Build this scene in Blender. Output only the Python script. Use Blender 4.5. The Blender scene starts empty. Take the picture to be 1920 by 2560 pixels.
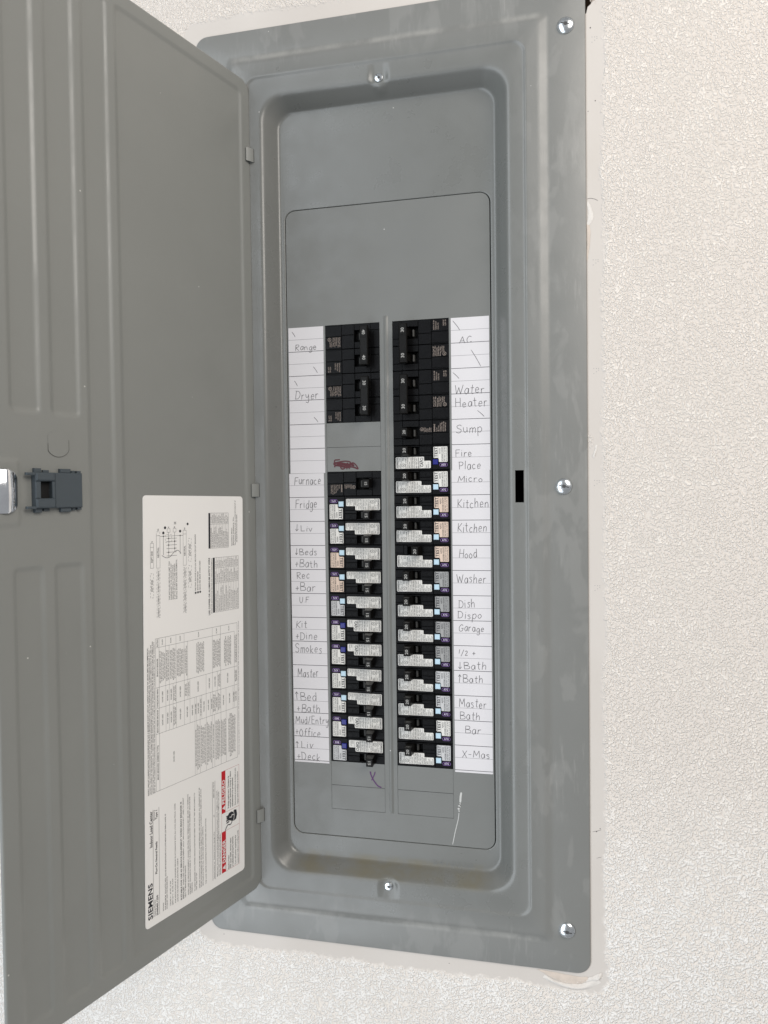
import bpy, bmesh, math, random
import numpy as np
from mathutils import Matrix, Vector
random.seed(7)
sc = bpy.context.scene
col = sc.collection
K = .001                      # everything below is written in millimetres
ZO = 1600.0                   # height of the breaker opening's top edge above the floor, mm

# ------------------------------------------------------------------ camera
def cam_axes(yaw, pitch, roll):
    y, p, r = [math.radians(a) for a in (yaw, pitch, roll)]
    F = Vector((-math.sin(y)*math.cos(p), math.cos(y)*math.cos(p), math.sin(p)))
    R = Vector((math.cos(y), math.sin(y), 0)); D = F.cross(R)
    return R*math.cos(r)+D*math.sin(r), -R*math.sin(r)+D*math.cos(r), F
R_, D_, F_ = cam_axes(12.12, -1.34, .71)
cd = bpy.data.cameras.new('camera'); cam = bpy.data.objects.new('camera', cd); col.objects.link(cam)
m = Matrix((R_, -D_, -F_)).transposed().to_4x4()
m.translation = Vector((149.77*K, -717.37*K, (-177.44+ZO)*K)); cam.matrix_world = m
cd.sensor_fit = 'VERTICAL'; cd.sensor_height = 36; cd.lens = 36*1780.57/2560
cd.clip_start = .01; cd.clip_end = 100
sc.camera = cam
sc.render.resolution_x, sc.render.resolution_y = 768, 1024

# ------------------------------------------------------------------ light
w = bpy.data.worlds.new('World'); sc.world = w; w.use_nodes = True
bg = w.node_tree.nodes['Background']; bg.inputs[0].default_value = (.97, .98, 1, 1); bg.inputs[1].default_value = .34
def area(name, loc, target, size, power, colour, size_y=None):
    d = bpy.data.lights.new(name, 'AREA'); d.energy = power; d.color = colour; d.size = size
    if size_y: d.shape = 'RECTANGLE'; d.size_y = size_y
    o = bpy.data.objects.new(name, d); col.objects.link(o)
    o.location = Vector(loc)*K + Vector((0, 0, ZO*K))
    o.rotation_euler = (Vector(target)*K+Vector((0, 0, ZO*K))-o.location).to_track_quat('-Z', 'Y').to_euler()
    return o
area('unseen_left_light', (-1050, -1750, -480), (0, 0, -250), 1.4, 60, (.86, .93, 1), 4.7)  # unseen front-left source, stretched tall to put sheen on the flanges
area('added_right_light', (1250, -1250, 900), (0, 0, -200), 1.2, 29, (1, .935, .865), 1.2)  # added warm light at upper right, brightens the inside of the door
sc.view_settings.view_transform = 'Standard'; sc.view_settings.look = 'None'
sc.view_settings.exposure = 0; sc.view_settings.gamma = 1; sc.view_settings.use_curve_mapping = False

# ------------------------------------------------------------------ materials
def new_mat(name):
    mt = bpy.data.materials.new(name); mt.use_nodes = True
    nt = mt.node_tree; return mt, nt, nt.nodes['Principled BSDF']
def N(nt, t, **kw):
    n = nt.nodes.new(t)
    for k, v in kw.items():
        if k.startswith('i_'): n.inputs[k[2:].replace('_', ' ')].default_value = v
        else: setattr(n, k, v)
    return n
def math_n(nt, op, a, b=None, clamp=False):
    n = nt.nodes.new('ShaderNodeMath'); n.operation = op; n.use_clamp = clamp
    for i, v in enumerate((a, b)):
        if v is None: continue
        if isinstance(v, (int, float)): n.inputs[i].default_value = v
        else: nt.links.new(v, n.inputs[i])
    return n.outputs[0]
def ramp(nt, fac, lo, hi, to0=0., to1=1.):
    n = nt.nodes.new('ShaderNodeMapRange'); n.interpolation_type = 'SMOOTHSTEP'
    nt.links.new(fac, n.inputs[0])
    for i, v in zip((1, 2, 3, 4), (lo, hi, to0, to1)): n.inputs[i].default_value = v
    return n.outputs[0]
def noise(nt, vec, scale, detail=2., rough=.5, dist=0.):
    n = nt.nodes.new('ShaderNodeTexNoise'); nt.links.new(vec, n.inputs['Vector'])
    n.inputs['Scale'].default_value = scale; n.inputs['Detail'].default_value = detail
    n.inputs['Roughness'].default_value = rough; n.inputs['Distortion'].default_value = dist
    return n.outputs[0]
def mixc(nt, fac, a, b):
    n = nt.nodes.new('ShaderNodeMix'); n.data_type = 'RGBA'
    if isinstance(fac, (int, float)): n.inputs[0].default_value = fac
    else: nt.links.new(fac, n.inputs[0])
    for i, v in ((6, a), (7, b)):
        if isinstance(v, tuple): n.inputs[i].default_value = (*v, 1)
        else: nt.links.new(v, n.inputs[i])
    return n.outputs[2]
def plain(name, c, rough=.5, metal=0., spec=.5, vary=.0, scale=60, bump=0., bscale=900):
    mt, nt, b = new_mat(name)
    b.inputs['Base Color'].default_value = (*c, 1); b.inputs['Roughness'].default_value = rough
    b.inputs['Metallic'].default_value = metal; b.inputs['Specular IOR Level'].default_value = spec
    tc = N(nt, 'ShaderNodeTexCoord').outputs['Object']
    if vary:
        n = noise(nt, tc, scale, 4)
        nt.links.new(mixc(nt, n, tuple(x*(1-vary) for x in c), tuple(min(1, x*(1+vary)) for x in c)), b.inputs['Base Color'])
        nt.links.new(ramp(nt, n, .2, .8, rough*.8, min(1, rough*1.2)), b.inputs['Roughness'])
    if bump:
        bp = N(nt, 'ShaderNodeBump'); bp.inputs['Strength'].default_value = bump; bp.inputs['Distance'].default_value = .0003
        nt.links.new(noise(nt, tc, bscale, 2), bp.inputs['Height']); nt.links.new(bp.outputs[0], b.inputs['Normal'])
    return mt
def paint(name, c, rough=.36, dust_sheen=0.):
    """grey enamel on sheet steel: faint orange peel, cloudy gloss, dried joint-compound wipes, painted-in flange sheen, specks"""
    mt, nt, b = new_mat(name)
    tc = N(nt, 'ShaderNodeTexCoord').outputs['Object']
    cl = noise(nt, tc, 9, 4, .55)
    c0 = mixc(nt, cl, tuple(x*.93 for x in c), tuple(x*1.06 for x in c))
    rg = ramp(nt, noise(nt, tc, 22, 5, .6), .3, .75, rough*.8, rough*1.35)
    if dust_sheen:
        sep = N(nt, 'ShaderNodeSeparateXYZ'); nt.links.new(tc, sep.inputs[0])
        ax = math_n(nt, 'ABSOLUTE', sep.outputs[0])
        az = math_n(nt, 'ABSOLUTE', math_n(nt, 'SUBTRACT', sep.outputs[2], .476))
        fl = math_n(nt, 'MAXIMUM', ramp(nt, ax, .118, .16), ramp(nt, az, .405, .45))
        mp = N(nt, 'ShaderNodeMapping'); mp.inputs['Scale'].default_value = (1.5, 1, .7); nt.links.new(tc, mp.inputs[0])
        nz = noise(nt, mp.outputs[0], 26, 3.5, .55, .35)
        wipe = math_n(nt, 'MULTIPLY', ramp(nt, nz, .53, .61), fl)
        st = N(nt, 'ShaderNodeMapping'); st.inputs['Scale'].default_value = (1, 1, .12); st.inputs['Rotation'].default_value = (0, .35, 0); nt.links.new(tc, st.inputs[0])
        streak = math_n(nt, 'MULTIPLY', ramp(nt, noise(nt, st.outputs[0], 300, 3, .6), .5, .75), math_n(nt, 'MULTIPLY', ramp(nt, noise(nt, tc, 13, 2), .52, .66), fl))
        wf = math_n(nt, 'ADD', math_n(nt, 'MULTIPLY', wipe, .055*dust_sheen), math_n(nt, 'MULTIPLY', streak, .09*dust_sheen), True)
        wf = math_n(nt, 'ADD', wf, math_n(nt, 'MULTIPLY', fl, .075), True)  # even pale lift paints the flange and frame's brighter reflection into the colour
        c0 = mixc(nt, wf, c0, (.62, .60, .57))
        rg = math_n(nt, 'ADD', rg, math_n(nt, 'MULTIPLY', wf, .5), True)
    if dust_sheen:
        cz = math_n(nt, 'ABSOLUTE', math_n(nt, 'SUBTRACT', az, .4435))
        rub = math_n(nt, 'MULTIPLY', ramp(nt, cz, .0004, .0055, 1, 0), ramp(nt, noise(nt, mp.outputs[0], 19, 5, .65), .36, .66))
        rub = math_n(nt, 'MULTIPLY', rub, ramp(nt, ax, .150, .160, 1, 0))
        c0 = mixc(nt, math_n(nt, 'MULTIPLY', rub, .24), c0, (.60, .58, .54))
        low_lip = math_n(nt, 'MULTIPLY', ramp(nt, sep.outputs[2], .072, .078), ramp(nt, sep.outputs[2], .088, .094, 1, 0))
        st_f = math_n(nt, 'MULTIPLY', math_n(nt, 'MULTIPLY', low_lip, ramp(nt, ax, .085, .118, 1, 0)), ramp(nt, noise(nt, tc, 24, 4, .6), .38, .66))
        c0 = mixc(nt, math_n(nt, 'MULTIPLY', st_f, .6), c0, (.15, .13, .075))
    b.inputs['Specular IOR Level'].default_value = .6
    v = N(nt, 'ShaderNodeTexVoronoi'); v.inputs['Scale'].default_value = 95; nt.links.new(tc, v.inputs['Vector'])
    sepc = N(nt, 'ShaderNodeSeparateColor'); nt.links.new(v.outputs['Color'], sepc.inputs[0])
    spk = math_n(nt, 'MULTIPLY', ramp(nt, v.outputs['Distance'], .045, .07, 1, 0), ramp(nt, sepc.outputs[0], .955, .96))
    c0 = mixc(nt, math_n(nt, 'MULTIPLY', spk, .75), c0, (.7, .69, .66))
    nt.links.new(c0, b.inputs['Base Color']); nt.links.new(rg, b.inputs['Roughness'])
    bp = N(nt, 'ShaderNodeBump'); bp.inputs['Strength'].default_value = .12; bp.inputs['Distance'].default_value = .0004
    nt.links.new(noise(nt, tc, 420, 2), bp.inputs['Height']); nt.links.new(bp.outputs[0], b.inputs['Normal'])
    return mt
GREY = (.155, .158, .149)
M = dict(
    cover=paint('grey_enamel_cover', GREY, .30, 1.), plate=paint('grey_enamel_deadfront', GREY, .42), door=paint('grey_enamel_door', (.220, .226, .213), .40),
    black=plain('black_phenolic', (.0035, .0035, .004), .35, spec=.12, vary=.35, scale=90, bump=.25, bscale=1500), hole=plain('dark_interior', (.004, .004, .004), .9),
    handle=plain('black_handle', (.005, .0045, .004), .32, spec=.16, vary=.2), rocker=plain('grey_rocker', (.05, .05, .048), .4),
    paper=plain('directory_paper', (.635, .615, .625), .85, vary=.03, scale=25), ink=plain('pencil_ink', (.11, .105, .108), .8), rule=plain('printed_rule', (.07, .065, .075), .8),
    rulet=plain('thin_printed_rule', (.28, .27, .28), .8),
    label=plain('label_vinyl', (.84, .825, .80), .5, vary=.02, scale=12), print=plain('black_print', (.016, .016, .022), .6), red=plain('danger_red', (.52, .008, .018), .5),
    redline=plain('red_rule', (.42, .12, .12), .6), white=plain('white_print', (.74, .73, .71), .6),
    stk=plain('white_sticker', (.66, .645, .605), .5, vary=.04, scale=80), stkc=plain('sticker_cream_reflect_dust', (.64, .50, .40), .5, vary=.10, scale=120), stkg=plain('sticker_grey_reflect_dust', (.30, .30, .295), .5, vary=.08, scale=80),  # cream and grey versions put reflections and a dusty film into the sticker colour
    stkl=plain('sticker_pale_reflect_dust', (.50, .50, .50), .5, vary=.05, scale=80),  # paler step of the same reflection and dusty tint
    lblue=plain('light_blue_button', (.46, .62, .72), .4), dblue=plain('royal_blue_button', (.004, .007, .17), .3),
    purple=plain('violet_code_print', (.16, .08, .27), .6), lilac=plain('lilac_print', (.50, .42, .60), .6),
    tan=plain('tan_print', (.30, .245, .21), .7), dial=plain('off_white_number', (.36, .355, .335), .6),
    zinc=plain('zinc_plate', (.70, .73, .75), .24, metal=1., vary=.12, scale=300), chrome=plain('polished_zinc', (.80, .82, .85), .12, metal=1., vary=.15, scale=120, bump=.3, bscale=180),
    latch=plain('slate_plastic', (.055, .070, .082), .42, vary=.06, scale=200), maroon=plain('maroon_marker', (.075, .008, .014), .6), violet=plain('violet_marker', (.085, .022, .11), .6),
    chip=plain('plaster_smear', (.50, .50, .48), .8), gyp=plain('gypsum_crumbs', (.66, .62, .575), .9, vary=.1, scale=500), kraft=plain('torn_kraft_paper', (.58, .50, .43), .9, vary=.18, scale=160),
    steel=plain('tub_steel', (.05, .05, .05), .6),
)

# wall: knock-down splatter over primed drywall, left bare in a ragged margin round the panel
def wall_mat():
    mt, nt, b = new_mat('splatter_textured_drywall')
    tc = N(nt, 'ShaderNodeTexCoord').outputs['Object']
    sep = N(nt, 'ShaderNodeSeparateXYZ'); nt.links.new(tc, sep.inputs[0])
    X = math_n(nt, 'ADD', sep.outputs[0], .0009); Z = math_n(nt, 'ADD', sep.outputs[2], .169)
    dx = math_n(nt, 'MAXIMUM', math_n(nt, 'SUBTRACT', math_n(nt, 'ABSOLUTE', X), .1985), 0.)
    dz = math_n(nt, 'MAXIMUM', math_n(nt, 'SUBTRACT', math_n(nt, 'ABSOLUTE', Z), .4759), 0.)
    dist = math_n(nt, 'SQRT', math_n(nt, 'ADD', math_n(nt, 'MULTIPLY', dx, dx), math_n(nt, 'MULTIPLY', dz, dz)))
    nlow = noise(nt, tc, 11, 3, .6); nmid = noise(nt, tc, 160, 2)
    edge = math_n(nt, 'SUBTRACT', dist, math_n(nt, 'ADD', math_n(nt, 'MULTIPLY', nlow, .014), math_n(nt, 'MULTIPLY', nmid, .010)))
    tex = ramp(nt, edge, .0005, .006); texb = tex
    n1 = noise(nt, tc, 700, 2, .5); n2 = noise(nt, tc, 110, 3, .55); n3 = noise(nt, tc, 14, 2)
    wob = N(nt, 'ShaderNodeTexNoise'); wob.inputs['Scale'].default_value = 300; nt.links.new(tc, wob.inputs['Vector'])
    va = N(nt, 'ShaderNodeVectorMath'); va.operation = 'MULTIPLY_ADD'; nt.links.new(wob.outputs['Color'], va.inputs[0]); va.inputs[1].default_value = (.003, .003, .003); nt.links.new(tc, va.inputs[2])
    vor = N(nt, 'ShaderNodeTexVoronoi'); vor.feature = 'SMOOTH_F1'; vor.inputs['Smoothness'].default_value = .55; vor.inputs['Scale'].default_value = 520; nt.links.new(va.outputs[0], vor.inputs['Vector'])
    blob = math_n(nt, 'SUBTRACT', 1., vor.outputs['Distance'])
    s = math_n(nt, 'ADD', math_n(nt, 'MULTIPLY', blob, .42), math_n(nt, 'ADD', math_n(nt, 'MULTIPLY', n2, .30), math_n(nt, 'ADD', math_n(nt, 'MULTIPLY', n3, .10), math_n(nt, 'MULTIPLY', n1, .14))))
    # the coat is heavier low on the wall
    s = math_n(nt, 'ADD', s, ramp(nt, sep.outputs[2], -.35, -.62, .012, .05))
    spl = math_n(nt, 'MULTIPLY', ramp(nt, s, .482, .565), tex)
    primer = mixc(nt, nlow, (.545, .50, .455), (.60, .56, .52))
    mud = mixc(nt, n3, (.765, .705, .64), (.785, .73, .67))
    under = mixc(nt, tex, primer, (.675, .62, .565))
    low = ramp(nt, sep.outputs[2], -.40, -.60, 0, .8)
    under = mixc(nt, math_n(nt, 'MULTIPLY', low, tex), under, mud)
    mud = mixc(nt, low, mud, (.82, .795, .76))
    nt.links.new(mixc(nt, spl, under, mud), b.inputs['Base Color'])
    b.inputs['Roughness'].default_value = .85; b.inputs['Specular IOR Level'].default_value = .25
    h = math_n(nt, 'ADD', math_n(nt, 'MULTIPLY', math_n(nt, 'MULTIPLY', ramp(nt, s, .482, .565), texb), .45), math_n(nt, 'MULTIPLY', math_n(nt, 'MULTIPLY', math_n(nt, 'ADD', blob, math_n(nt, 'MULTIPLY', n1, .5)), texb), 1.15))
    h = math_n(nt, 'ADD', h, math_n(nt, 'MULTIPLY', noise(nt, tc, 240, 4), .10))
    bp = N(nt, 'ShaderNodeBump'); bp.inputs['Strength'].default_value = .85; bp.inputs['Distance'].default_value = .0012
    nt.links.new(h, bp.inputs['Height']); nt.links.new(bp.outputs[0], b.inputs['Normal'])
    return mt
M['wall'] = wall_mat()

# ------------------------------------------------------------------ mesh helpers
class MB:
    def __init__(s): s.v = []; s.f = []
    def add(s, v, f):
        o = len(s.v); s.v += [tuple(p) for p in v]; s.f += [tuple(i+o for i in q) for q in f]; return s
    def box(s, x0, x1, y0, y1, z0, z1, c=.35, taper=0.):
        """box whose front (low y) edges are chamfered by c; taper shrinks the front"""
        a = lambda y, i: [(x0+i, y, z0+i), (x1-i, y, z0+i), (x1-i, y, z1-i), (x0+i, y, z1-i)]
        v = a(y1, 0)+a(y0+c, taper)+a(y0, taper+c)
        f = [(0, 1, 2, 3)]
        for r in (0, 4):
            for i in range(4):
                j = (i+1) % 4; f.append((r+i, r+4+i, r+4+j, r+j))
        f.append((11, 10, 9, 8)); return s.add(v, f)
    def prism(s, poly, y0, y1):
        """poly: list of (x,z); flat slab between y0 (front) and y1"""
        n = len(poly); v = [(x, y0, z) for x, z in poly]+[(x, y1, z) for x, z in poly]
        f = [tuple(range(n)), tuple(range(2*n-1, n-1, -1))]+[(i, i+n, (i+1) % n+n, (i+1) % n) for i in range(n)]
        return s.add(v, f)
    def lathe(s, prof, cx, cz, n=32):
        """prof: list of (r,y), axis along y"""
        v = [(cx+r*math.cos(2*math.pi*i/n), y, cz+r*math.sin(2*math.pi*i/n)) for r, y in prof for i in range(n)]
        f = [(k*n+i, k*n+(i+1) % n, (k+1)*n+(i+1) % n, (k+1)*n+i) for k in range(len(prof)-1) for i in range(n)]
        f.append(tuple(range((len(prof)-1)*n, len(prof)*n))); return s.add(v, f)
    def ribbon(s, pts, wd, y, ramp_y=0., taper=True):
        """flat stroke of width wd in the plane y; pts are (x,z)"""
        P = [Vector(p) for p in pts]; n = len(P); v = []
        for i, p in enumerate(P):
            t = (P[min(i+1, n-1)]-P[max(i-1, 0)])
            t = t.normalized() if t.length > 1e-9 else Vector((1, 0))
            q = Vector((-t.y, t.x))*wd/2*(.62 if taper and i in (0, n-1) else 1)
            yy = y-ramp_y*i
            v += [(p.x+q.x, yy, p.y+q.y), (p.x-q.x, yy, p.y-q.y)]
        return s.add(v, [(2*i, 2*i+1, 2*i+3, 2*i+2) for i in range(n-1)])
    def ring(s, cx, cz, r, wd, y, n=24):
        v = []
        for i in range(n):
            a = 2*math.pi*i/n
            v += [(cx+(r+d)*math.cos(a), y, cz+(r+d)*math.sin(a)) for d in (-wd/2, wd/2)]
        return s.add(v, [(2*i, 2*i+1, (2*i+3) % (2*n), (2*i+2) % (2*n)) for i in range(n)])
def obj(name, mb, mat, parent=None, smooth=None, fn=None, kind=None):
    me = bpy.data.meshes.new(name)
    v = [fn(*p) for p in mb.v] if fn else mb.v
    me.from_pydata([(x*K, y*K, z*K) for x, y, z in v], [], mb.f); me.materials.append(mat)
    if smooth is not None:
        me.polygons.foreach_set('use_smooth', [True]*len(me.polygons)); me.set_sharp_from_angle(angle=math.radians(smooth))
    me.update(); o = bpy.data.objects.new(name, me); col.objects.link(o)
    if parent: o.parent = parent
    if kind: o['kind'] = kind
    return o
def recalc(o):
    bm = bmesh.new(); bm.from_mesh(o.data); bmesh.ops.recalc_face_normals(bm, faces=bm.faces); bm.to_mesh(o.data); bm.free(); return o
def tag(o, label, cat=None, group=None):
    o['label'] = label
    if cat: o['category'] = cat
    if group: o['group'] = group
    return o
def thing(name, label, cat, loc, rot=(0, 0, 0), group=None):
    o = bpy.data.objects.new(name, None); col.objects.link(o); o.empty_display_size = .01
    o.location = (loc[0]*K, loc[1]*K, (loc[2]+ZO)*K); o.rotation_euler = rot
    return tag(o, label, cat, group)
def rrect(x0, x1, z0, z1, r, n=8):
    p = []
    for cx, cz, a0 in ((x1-r, z1-r, 0), (x0+r, z1-r, 90), (x0+r, z0+r, 180), (x1-r, z0+r, 270)):
        p += [(cx+r*math.cos(math.radians(a0+90*i/n)), cz+r*math.sin(math.radians(a0+90*i/n))) for i in range(n+1)]
    return p
def crom(pts, sub=5):
    if len(pts) < 3: return pts
    P = [np.array(p, float) for p in pts]; P = [2*P[0]-P[1]]+P+[2*P[-1]-P[-2]]; out = []
    for i in range(1, len(P)-2):
        a, b, c, d = P[i-1:i+3]
        for k in range(sub):
            t = k/sub; out.append(tuple(.5*((2*b)+(c-a)*t+(2*a-5*b+4*c-d)*t*t+(3*b-a-3*c+d)*t**3)))
    out.append(tuple(P[-2])); return out

# printed lettering: glyph meshes of the built-in font, cached once
CH = 'ABCDEFGHIJKLMNOPQRSTUVWXYZabcdefghijklmnopqrstuvwxyz0123456789.,:;/-+()"\'&®°áíñ~[]'
GL = {}
def build_glyphs():
    tmp = []
    for bold in (0, 1):
        for c in CH:
            for s in (c, 'H'+c+'H'):
                cu = bpy.data.curves.new('t', 'FONT'); cu.body = s; cu.size = 1; cu.resolution_u = 2; cu.offset = .014+.016*bold; cu.fill_mode = 'FRONT'
                o = bpy.data.objects.new('t', cu); col.objects.link(o); tmp.append((bold, c, s, o))
        cu = bpy.data.curves.new('t', 'FONT'); cu.body = 'HH'; cu.size = 1; o = bpy.data.objects.new('t', cu); col.objects.link(o); tmp.append((bold, None, 'HH', o))
    dg = bpy.context.evaluated_depsgraph_get(); wid = {}
    for bold, c, s, o in tmp:
        me = o.evaluated_get(dg).to_mesh(); vs = [v.co.copy() for v in me.vertices]
        if c is None: wid[bold] = max(v.x for v in vs)
        elif s == c: GL[bold, c] = [[(v.x, v.y) for v in vs], [tuple(p.vertices) for p in me.polygons], 0]
        else: GL[bold, c][2] = max(v.x for v in vs) if vs else .5
        o.evaluated_get(dg).to_mesh_clear()
    for (bold, c), g in GL.items(): g[2] -= wid[0]
    for *_, o in tmp:
        cu = o.data; bpy.data.objects.remove(o); bpy.data.curves.remove(cu)
    return max(p[1] for p in GL[0, 'H'][0])
CAPH = build_glyphs()
def text(mb, s, p0, q0, h, fn, p1=None, bold=0, anchor='l', maxw=1.6):
    """lettering with cap height h along p from p0 (to p1 when given); fn(p,q)->(x,y,z)"""
    adv = [(.28 if c == ' ' else GL[bold, c][2] if (bold, c) in GL else .5) for c in s]
    sy = h/CAPH; sx = sy
    if p1 is not None: sx = (p1-p0)/max(sum(adv), 1e-6)
    x = p0-(sum(adv)*sx/2 if anchor == 'c' else 0)
    for c, a in zip(s, adv):
        if (bold, c) in GL:
            v, f, _ = GL[bold, c]; mb.add([fn(x+px*sx, q0+py*sy) for px, py in v], f)
        x += a*sx
def seg(mb, p0, q0, p1, q1, wd, fn):
    d = Vector((p1-p0, q1-q0)); n = Vector((-d.y, d.x)).normalized()*wd/2
    mb.add([fn(p0+n.x, q0+n.y), fn(p0-n.x, q0-n.y), fn(p1-n.x, q1-n.y), fn(p1+n.x, q1+n.y)], [(0, 1, 2, 3)])
def quad(mb, p0, q0, p1, q1, fn): mb.add([fn(p0, q0), fn(p1, q0), fn(p1, q1), fn(p0, q1)], [(0, 1, 2, 3)])

# ------------------------------------------------------------------ the wall
WY = -13.2
def build_wall():
    bm = bmesh.new()
    outer = [(-1500, -1500), (1500, -1500), (1500, 900), (-1500, 900)]
    hole = [(-181, -628), (60, -628), (140, -630), (181, -626), (182, -300), (181, 0), (182, 200), (184, 262), (198.4, 272), (199.6, 277.5), (202.2, 279.5), (204.6, 284), (204.4, 292), (202, 300), (190, 300), (160, 290), (0, 288), (-181, 288)]
    es = []
    for poly in (outer, hole):
        vs = [bm.verts.new((x*K, WY*K, z*K)) for x, z in poly]
        es += [bm.edges.new((vs[i], vs[(i+1) % len(vs)])) for i in range(len(vs))]
        if poly is hole: hv = vs
    bmesh.ops.triangle_fill(bm, use_beauty=True, use_dissolve=False, edges=es)
    back = [bm.verts.new((v.co.x, (WY+12.7)*K, v.co.z)) for v in hv]
    for i in range(len(hv)):
        j = (i+1) % len(hv); bm.faces.new((hv[i], hv[j], back[j], back[i]))
    me = bpy.data.meshes.new('wall'); bm.to_mesh(me); bm.free(); me.materials.append(M['wall'])
    o = bpy.data.objects.new('wall', me); col.objects.link(o); o.location = (0, 0, ZO*K); o['kind'] = 'structure'
    return o
wall = build_wall()

st = MB(); st.box(180.5, 218.5, WY+12.9, 75, -700, 360, .5)
obj('stud', st, plain('stud_wood', (.10, .06, .035), .9, vary=.2), wall)

# ------------------------------------------------------------------ load centre: cover, tub, deadfront
panel = thing('electrical_panel', 'grey steel breaker panel with its door swung open, set in textured white wall', 'breaker panel', (0, 0, -645))
PZ = 645.0
pf = lambda x, y, z: (x, y, z+PZ)          # panel parts are written with z from the top of the breaker openings
SLOT = (129.5, 137.7, -185.9, -154.8)
XS = sorted(set(list(range(-90, 91, 10))+list(range(-15, 16))))
ZS = sorted(set(list(range(-515, 106, 20))+[SLOT[2], SLOT[3], -160, -180]))
def ringpts(x0, x1, z0, z1, r, y, nc=10):
    p = []
    def arc(cx, cz, a0): return [(cx+r*math.cos(math.radians(a0+90*i/nc)), y, cz+r*math.sin(math.radians(a0+90*i/nc))) for i in range(nc+1)]
    p += arc(x1-r, z0+r, 270)+[(x1, y, z) for z in ZS]
    p += arc(x1-r, z1-r, 0)+[(x, y, z1) for x in reversed(XS)]
    p += arc(x0+r, z1-r, 90)+[(x0, y, z) for z in reversed(ZS)]
    p += arc(x0+r, z0+r, 180)+[(x, y, z0) for x in XS]
    return p
def inset(b, t): return (b[0]+t, b[1]-t, b[2]+t, b[3]-t)
OUT = (-197.8, 197.4, -642.9, 304.8)
rings = [(*OUT, 13, -13.3), (*OUT, 13, -14.2), (*inset(OUT, .35), 13, -14.8), (*inset(OUT, 1.1), 12.5, -15.1)]
CR0 = (-165.5, 164.5, -616.5, 279.5)
for t, y, r in ((0, -15.1, 6), (2.2, -15.3, 6), (4, -15.8, 6), (8, -17.7, 5), (10, -18.3, 5), (12.5, -18.6, 5)): rings.append((*inset(CR0, t), r, y))
PK = (-139.6, 140.5, -589, 251.8)
for t, y, r in ((-3, -19.5, 13), (-1.6, -19.7, 12.5), (-.8, -19.4, 12), (.2, -18.6, 11), (1, -18.35, 11), (2.8, -18.3, 10)): rings.append((*inset(PK, t), r, y))
rings.append((-131, SLOT[0], -577.5, 241, 14, -18.3))
RC = (-124.2, 124.2, -570, 233.6)
for t, y in ((-3, -18.25), (-1.6, -18.05), (-.2, -17.5), (1, -16.5), (2.2, -14.9), (4.5, -11.6), (7, -7.9), (9.2, -4.3), (10.4, -2.1), (11.4, -.8), (12.6, -.15), (14, 0)):
    rings.append((*inset(RC, t), 25-.75*max(t, 0), y))
GR = (-106.9, 106.9, -537.2, 122)
for t, y in ((-.8, 0), (-.3, .12), (0, .6), (0, 3.2)): rings.append((*inset(GR, t), 11, y))
def dimple(x, y, z):
    for cz in (237, -576):
        d = math.hypot(x+.6, z-cz)
        if d < 12 and y > -19:
            k = min(1, max(0, (d-5.4)/6.4)); k = k*k*(3-2*k)
            y = -15.9*(1-k)+y*k
    for cz in (198, 145, -145.5, -196.6, -486.3, -537):       # pinch marks either side of each hinge
        d = math.hypot((x+137.6)/1.0, (z-cz)/1.6)
        if d < 3: y += .9*(1-d/3)
    return x, y, z
ZSn = None
mb = MB(); nr = None
for rg in rings:
    p = [dimple(*q) for q in ringpts(*rg)]; nr = len(p); mb.v += p
for k in range(len(rings)-1):
    for i in range(nr):
        j = (i+1) % nr; q = (k*nr+i, k*nr+j, (k+1)*nr+j, (k+1)*nr+i)
        c = [sum(mb.v[a][d] for a in q)/4 for d in (0, 2)]
        if SLOT[0]-.01 < c[0] < SLOT[1]+.01 and SLOT[2] < c[1] < SLOT[3] and abs(mb.v[q[0]][1]+18.3) < .3 and k >= 9: continue
        mb.f.append(q)
s0, s1, s2, s3 = SLOT
o_ = len(mb.v)
mb.v += [(x, y, z) for y in (-18.3, -16.9) for x, z in ((s0, s2), (s1, s2), (s1, s3), (s0, s3))]
mb.f += [(o_+i, o_+(i+1) % 4, o_+4+(i+1) % 4, o_+4+i) for i in range(4)]
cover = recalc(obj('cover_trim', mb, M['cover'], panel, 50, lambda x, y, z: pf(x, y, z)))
cover.data.flip_normals() if cover.data.polygons[5].normal.y > 0 and False else None
tag(cover, 'pressed grey steel trim with plaster smears along its flange')
# object-space offset so that the paint's smear and painted-sheen mask sits on the flange
tub = MB(); tx0, tx1, tz0, tz1 = -179, 179, -624, 284
for a, b in (((tx0, tz0), (tx1, tz0)), ((tx1, tz0), (tx1, tz1)), ((tx1, tz1), (tx0, tz1)), ((tx0, tz1), (tx0, tz0))):
    tub.add([(a[0], -8.8, a[1]), (b[0], -8.8, b[1]), (b[0], 92, b[1]), (a[0], 92, a[1])], [(0, 1, 2, 3)])
tub.add([(tx0, 92, tz0), (tx1, 92, tz0), (tx1, 92, tz1), (tx0, 92, tz1)], [(0, 1, 2, 3)])
obj('enclosure_tub', tub, M['steel'], panel, fn=pf)

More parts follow.
